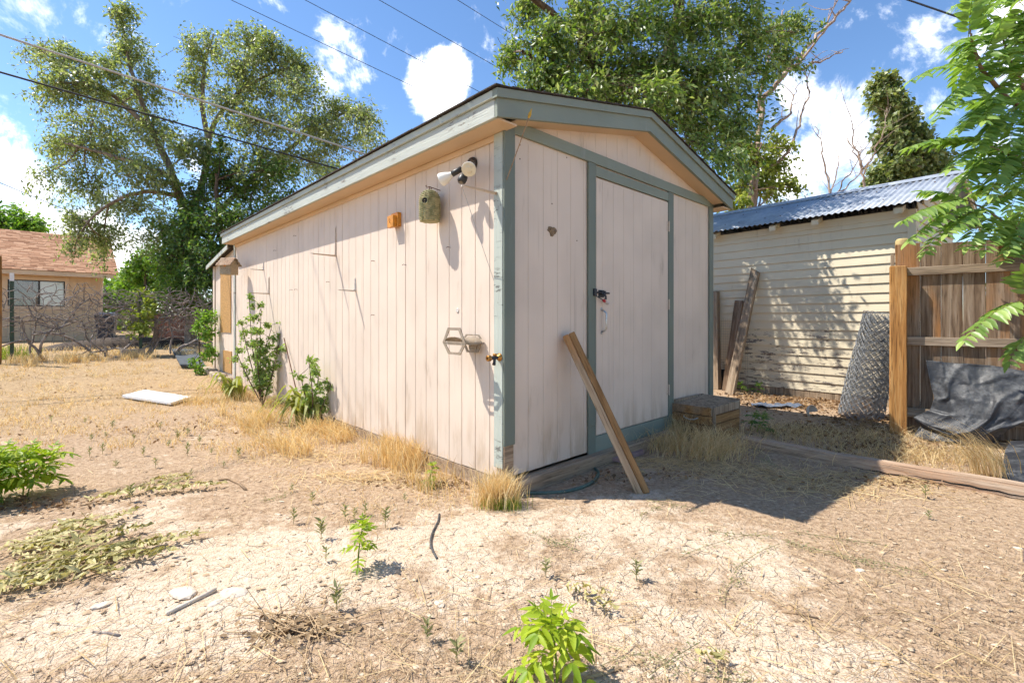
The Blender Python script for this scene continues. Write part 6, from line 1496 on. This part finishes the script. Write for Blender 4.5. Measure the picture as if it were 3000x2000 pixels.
# ================================================================ loose litter
def view_pts(n, rs_, y0=955, y1=2040, p=.8):
    px = rs_.uniform(-80, 3080, n); py = y0+(y1-y0)*rs_.uniform(0, 1, n)**p; d0 = (px-1500)/FPX; k = CAM_H*FPX/(py-HOR); k = np.minimum(k, 9)
    x = d0*k; y = k; return x, y
def keep_out(x, y):                                   # not under the shed or the outbuilding
    ex = x-C0.x; ey = y-C0.y; s = ex*dR.x+ey*dR.y; t_ = ex*dL.x+ey*dL.y; ok = ~((s > -.02) & (s < WS+.05) & (t_ > -.1) & (t_ < TL+.1))
    ex = x-MC.x; ey = y-MC.y; return ok & ~((ex*-nM.x+ey*-nM.y > -.05) & (ex*dM.x+ey*dM.y > -.05))
def straws(n, rs_, x, y, l0, l1, w, lift=.006):
    a = rs_.uniform(0, np.pi, n); L = rs_.uniform(l0, l1, n)**1.0; d = np.stack([np.cos(a), np.sin(a), rs_.normal(0, .10, n)], 1); P = np.stack([x, y, ground_z(x, y)+lift+rs_.uniform(0, .006, n)], 1)
    tv = np.array([(-.5, -.5, 0), (.0, -.5, .6), (.5, -.35, 0), (.5, .35, 0), (0, .5, .6), (-.5, .5, 0)]); tf = np.array([(0, 1, 4, 5), (1, 2, 3, 4)]); Z = np.array((0, 0, 1.0))+rs_.normal(0, .3, (n, 3))
    return leaves(P, d, Z, L, w*rs_.uniform(.6, 1.4, n), tv, tf)
x, y = view_pts(26000, rs, p=.9); k = keep_out(x, y); x, y = x[k], y[k]; cr, st_ = soil_maps(x, y); k = rs.uniform(0, 1, len(x)) < np.clip(1.05-cr*.85, .12, 1); x, y = x[k], y[k]
V, F = straws(len(x), rs, x, y, .010, .07, .0018); tag(obj('straw_litter', fast_mesh('straw_litter', V, F), MAT['straw']), 'scattered straw and bark bits over the dirt', 'straw', kind='stuff')
x, y = view_pts(800, rs, p=.9); k = keep_out(x, y); x, y = x[k], y[k]; V, F = straws(len(x), rs, x, y, .08, .26, .0022, .01); tag(obj('long_straw', fast_mesh('long_straw', V, F), MAT['pale_grass_blade']), 'long loose dry stalks lying over the dirt', 'straw', kind='stuff')
Q = np.concatenate([patch_px(420, 2050, 1370, .30, rs, .10), patch_px(420, 2250, 1400, .32, rs, .16), patch_px(300, 2450, 1440, .4, rs, .12), patch_px(260, 1950, 1350, .2, rs, .06), patch_px(420, 2600, 1400, .5, rs, .12), patch_px(300, 1100, 1400, .3, rs, .1), patch_px(260, 900, 1340, .3, rs, .12)]); k = keep_out(Q[:, 0], Q[:, 1]); Q = Q[k]
V, F = straws(len(Q), rs, Q[:, 0], Q[:, 1], .05, .24, .0030, .008); tag(obj('loose_straw', fast_mesh('loose_straw', V, F), MAT['pale_grass_blade']), 'matted loose straw on the shaded dirt by the door', 'straw', kind='stuff')
# clods and pebbles
OCT = np.array([(1, 0, 0), (-1, 0, 0), (0, 1, 0), (0, -1, 0), (0, 0, 1), (0, 0, -1), (.6, .6, .55), (-.6, .6, .5), (-.6, -.6, .55), (.6, -.6, .5)], float)
OF_ = np.array([(0, 6, 4), (6, 2, 4), (2, 7, 4), (7, 1, 4), (1, 8, 4), (8, 3, 4), (3, 9, 4), (9, 0, 4), (0, 2, 6), (2, 1, 7), (1, 3, 8), (3, 0, 9)])
def clods(n, rs_, x, y, r0, r1, flat=.55):
    r = r0+(r1-r0)*rs_.uniform(0, 1, n)**3.2; V = OCT[None]*r[:, None, None]*(1+rs_.normal(0, .28, (n, 10, 1))); V[:, :, 2] *= flat; a = rs_.uniform(0, 6.28, n); c, s = np.cos(a)[:, None], np.sin(a)[:, None]
    X = V[:, :, 0]*c-V[:, :, 1]*s*1.4; Y = V[:, :, 0]*s+V[:, :, 1]*c*.9; V = np.stack([X+x[:, None], Y+y[:, None], V[:, :, 2]+ground_z(x, y)[:, None]+r[:, None]*.10], -1)
    return V.reshape(-1, 3), (OF_[None]+(np.arange(n)*10)[:, None, None]).reshape(-1, 3)
x, y = view_pts(6000, rs, 1150, 2040, .75); k = keep_out(x, y); x, y = x[k], y[k]; V, F = clods(len(x), rs, x, y, .0018, .013, .4); tag(obj('soil_clods', fast_mesh('soil_clods', V, F), MAT['clod']), 'small dirt clods and pebbles over the bare ground', 'clods', kind='stuff')
# leaf litter behind the timber and along the cream wall
def litter(n, pxs, rs_, l=.045):
    P = np.concatenate([patch_px(n//len(pxs), *q, rs_) if len(q) == 3 else patch_px(n//len(pxs), q[0], q[1], q[2], rs_, q[3]) for q in pxs]); k = keep_out(P[:, 0], P[:, 1]); P = P[k]; P[:, 2] += rs_.uniform(.004, .03, len(P))
    X = rs_.normal(0, 1, P.shape); X[:, 2] *= .35; Z = np.array((0, 0, 1))+rs_.normal(0, .55, P.shape); L = l*rs_.uniform(.5, 1.3, len(P)); return leaves(P, X, Z, L, L*.6, LEAF6_V, LEAF6_F)
V, F = litter(4200, [(2350, 1190, .5, .3), (2250, 1170, .3, .3), (2450, 1180, .4, .25), (2600, 1260, .35, .2), (2400, 1260, .4, .2), (2650, 1310, .4, .15), (2560, 1230, .3, .2)], rs); tag(obj('leaf_litter', fast_mesh('leaf_litter', V, F), MAT['litter']), 'brown fallen leaves between the sheds', 'leaf litter', kind='stuff')
V, F = litter(1500, [(1300, 1420, .25, .06), (1700, 1400, .4, .06), (700, 1250, .5, .3), (2600, 1420, .5, .1), (400, 1250, .8, .4), (100, 1480, .25, .06), (250, 1120, 1.2, .6)], rs, .032); tag(obj('scattered_leaves', fast_mesh('scattered_leaves', V, F), MAT['litter']), 'dry leaves scattered over the open yard', 'leaf litter', kind='stuff')
# prostrate green weeds at the right
pp = []; LP = []; LX = []
for (a, c) in (((2250, 1560), (1990, 1640)), ((2290, 1585), (2500, 1640)), ((2300, 1600), (2660, 1690)), ((2310, 1560), (2580, 1600)), ((2280, 1600), (2150, 1690)), ((2270, 1575), (2080, 1560)), ((2500, 1650), (2720, 1690)), ((1900, 1470), (2060, 1500)), ((1950, 1480), (1880, 1520)), ((2180, 1700), (2120, 1780)), ((1560, 1560), (1700, 1620)), ((1600, 1600), (1720, 1570)), ((2200, 1330), (2330, 1390)), ((2000, 1960), (2200, 1985)), ((2050, 1890), (1900, 1990)), ((1760, 1960), (1990, 1985)), ((2200, 1310), (2250, 1360)), ((850, 1440), (760, 1470))):
    p0 = np.array(G(*a)); p1 = np.array(G(*c)); T = bez(p0, (p0+p1)/2+rs.normal(0, .06, 3)*np.array((1, 1, 0)), p1, 10); T[:, 2] = ground_z(T[:, 0], T[:, 1])+.012; pp.append((T, .0013))
    n = 46; f = rs.uniform(0, 9, n); i = np.minimum(f.astype(int), 8); kk = (f-i)[:, None]; pos = T[i]*(1-kk)+T[i+1]*kk; pos += rs.normal(0, .018, pos.shape)*np.array((1, 1, .3)); pos[:, 2] = np.maximum(pos[:, 2], ground_z(pos[:, 0], pos[:, 1])+.004); LP.append(pos); LX.append(rs.normal(0, 1, pos.shape)*np.array((1, 1, .5)))
P = np.concatenate(LP); X = np.concatenate(LX); V, F = leaves(P, X, np.array((0, 0, 1))+rs.normal(0, .4, P.shape), .017, .006); tag(obj('creeping_weed', fast_mesh('creeping_weed', V, F), MAT['weed_leaf']), 'thin green creeping weed over the dirt at the right', 'weeds', kind='stuff')
V, F = tubes(pp, 3); tag(obj('creeping_weed_stems', fast_mesh('creeping_weed_stems', V, F), MAT['weed_leaf']), 'wiry stems of the creeping weed over the dirt', 'weeds', kind='stuff')
# small upright weeds
wm = []
for v in range(4):
    rs_ = np.random.default_rng(300+v); P = []; X = []; n = 9+v*2
    for k in range(n): f = .25+.75*k/n; a = k*2.4; P.append((0, 0, .055*f)); X.append((math.cos(a), math.sin(a), .7))
    V, F = leaves(np.array(P), np.array(X), np.array((0, 0, 1))+rs_.normal(0, .3, (n, 3)), .028, .010, LEAF6_V, LEAF6_F); stv, stf = tubes([(np.array([(0, 0, -.01), (.002, 0, .03), (0, .002, .06)]), .0013)], 4)
    wm.append((fast_mesh('weed_leaves', V, F), fast_mesh('weed_stem', stv, stf)))
spots = [(215, 1330), (268, 1292), (310, 1280), (392, 1290), (262, 1338), (455, 1370), (495, 1310), (520, 1290), (548, 1335), (340, 1370), (420, 1335), (382, 1470), (855, 1440), (915, 1475), (860, 1535), (940, 1580), (955, 1645), (1040, 1520), (1070, 1510), (1130, 1545), (1185, 1470), (1010, 1525), (1250, 1880), (985, 1790), (300, 1330), (550, 1275), (620, 1330), (585, 1300), (655, 1370), (470, 1260), (1340, 1945), (1865, 1700), (2710, 1460), (2720, 1520), (1600, 1690), (330, 1255), (150, 1240), (560, 1395), (250, 1240), (700, 1340)]
for i, (px, py) in enumerate(spots):
    q = G(px, py); o = thing('weed_seedling', 'tiny upright grey-green weed seedling in the bare dirt', 'weed', q, rs.uniform(0, 6.28), 'weed seedlings in the dirt'); s = rs.uniform(.8, 1.5); o.scale = (s, s, s*rs.uniform(.9, 1.3))
    obj('leaves', wm[i % 4][0], MAT['weed_leaf'], o); obj('stem', wm[i % 4][1], MAT['weed_leaf'], o)
# sticks and stones one can point at
def stick(label, pts, r0, r1, mat='twig', cat='stick'):
    P = [G(*q) + Vector((0, 0, r0*.9)) for q in pts]; o = thing('stick', label, cat, P[0]); n = len(P); MB().tube([q-P[0] for q in P], list(np.linspace(r0, r1, n)), 7).build('wood', MAT[mat], o, smooth=True)
stick('pale broken stick at the bottom right of the front sprout', [(1718, 1990), (1770, 1976), (1818, 1960)], .006, .005, 'twig_pale')
stick('bleached white stick lying in the pale dirt at the lower left', [(487, 1802), (560, 1767), (632, 1731)], .008, .010, 'stone_white')
stick('curved tan twig right of the small withered branch', [(640, 1408), (668, 1404), (700, 1418), (720, 1436)], .007, .009, 'twig')
stick('short brown twig lying in the right foreground', [(2290, 1793), (2340, 1800), (2398, 1812)], .0035, .003, 'twig')
stick('thin grey twig near the bottom left edge', [(272, 1853), (315, 1856), (350, 1864)], .004, .005, 'vine_bark')
for i, (px, py, r_, lab) in enumerate(((680, 1738, .045, 'flat white stone near the bleached stick'), (632, 1765, .022, 'small white stone below the flat white stone'), (540, 1735, .05, 'low pale stone left of the bleached stick'), (298, 1774, .026, 'light clod standing in the pale dirt at lower left'), (2180, 1827, .011, 'tiny grey pebble in the right foreground'), (2520, 1670, .018, 'pale pebble under the creeping weed'), (1365, 1815, .013, 'white pebble in the middle foreground'), (2980, 1605, .016, 'white pebble near the right edge'), (2570, 1398, .03, 'pale clod by the timber'), (1290, 1768, .022, 'tan wood chip in the middle foreground'))):
    q = G(px, py); o = thing('stone', lab, 'stone', q, i*1.3); bm = bmesh.new(); bmesh.ops.create_icosphere(bm, subdivisions=2, radius=r_)
    for v in bm.verts: k = 1+.35*mnoise.noise(v.co*(40/r_*.02)+Vector((i*3, 0, 0))); v.co = Vector((v.co.x*1.3*k, v.co.y*.8*k, v.co.z*.28*k+r_*.06))
    me = bpy.data.meshes.new('stone_body'); bm.to_mesh(me); bm.free(); obj('stone_body', me, MAT['stone_white'], o)
# pile of dry twigs at the bottom left
q0 = G(870, 1850); o = thing('twig_pile', 'small heap of tan dry twigs and leaves at the bottom left', 'twig pile', q0); pp = []
for k in range(44):
    a = np.array(G(rs.uniform(775, 960), rs.uniform(1800, 1890)))+np.array((0, 0, rs.uniform(.004, .03))); d = rs.normal(0, 1, 3)*np.array((1, .6, .08)); d = unit(d)*rs.uniform(.06, .2); pp.append((bez(a-d, a+rs.normal(0, .012, 3), a+d, 5)-np.array(q0), np.linspace(.0022, .001, 5)))
for (a, c) in (((772, 1805), (840, 1880)), ((770, 1800), (900, 1850)), ((800, 1830), (1010, 1860))): pp.append((np.linspace(np.array(G(*a, .02)), np.array(G(*c, .02)), 6)-np.array(q0), np.linspace(.004, .002, 6)))
V, F = tubes(pp, 4); tag(obj('twigs', fast_mesh('twigs', V, F), MAT['twig_pale'], o), kind='stuff')
V, F = litter(260, [(880, 1850, .09, .03)], rs, .03); tag(obj('dry_leaves', fast_mesh('dry_leaves', V-np.array(q0), F), MAT['straw'], o), kind='stuff')
# litter on the box lid
P = np.array([(shed(2.22, -.40)+dR*rs.uniform(.06, .52)+dL*rs.uniform(.06, .3)+Vector((0, 0, .305+gz(*shed(2.22, -.40)[:2]))))[:] for k in range(160)]); X = rs.normal(0, 1, P.shape)*np.array((1, 1, .2)); V, F = leaves(P, X, np.array((0, 0, 1))+rs.normal(0, .4, P.shape), .035, .014, LEAF6_V, LEAF6_F)
tag(obj('leaf_litter', fast_mesh('leaf_litter', V, F), MAT['litter']), 'dry leaves lying on the lid of the wooden box', 'leaf litter', kind='stuff')

# ================================================================ overhead wires
def wire(label, p, q, r, mat, ext=(.6, 1.6), sag=.0):
    p = np.array(p); q = np.array(q); a = p-(q-p)*ext[0]; c = q+(q-p)*ext[1]; o = thing('overhead_wire', label, 'wire', Vector(a), group='overhead wires'); f = np.linspace(0, 1, 40)[:, None]; P = a*(1-f)+c*f; P[:, 2] -= (4*sag*f*(1-f))[:, 0]
    V, F = tubes([(P-a, r)], 6); obj('cable', fast_mesh('cable', V, F), MAT[mat], o, smooth=True)
wire('pale overhead cable crossing in front of the elm, the lighter of two', WD(0, 80, 7.5), WD(835, 353, 10.6), .018, 'cable_white', (2.2, .45))
wire('thick black overhead cable crossing in front of the elm', WD(0, 166, 7.5), WD(775, 388, 10.2), .016, 'cable_black', (2.2, .45))
wire('thin wire in the sky left of the white cloud, lowest of four', WD(530, 0, 16), WD(1040, 242, 18), .010, 'cable_black', (4, 1.5))
wire('thin wire in the sky over the white cloud, second of four', WD(700, 0, 16), WD(1095, 208, 18), .010, 'cable_black', (4, 1.5))
wire('thin wire in the sky right of the white cloud, third of four', WD(870, 0, 16), WD(1125, 145, 18), .010, 'cable_black', (4, 1.5))
wire('thin wire at the top edge beside the big tree, highest of four', WD(1050, 0, 16), WD(1130, 50, 18), .010, 'cable_black', (9, 4))
wire('dark wire sloping from the left edge towards the house roof', WD(0, 420, 17.0), WD(330, 556, 18.5), .014, 'cable_black', (3, .5))
wire('faint lower wire sloping behind the elm above the house', WD(0, 486, 24.5), WD(300, 566, 26), .014, 'cable_black', (3, .4))
wire('dark cable at the top right passing behind the fern-leaved tree', WD(2085, 0, 8.0), WD(2352, 92, 7.2), .014, 'cable_black', (2, 3))
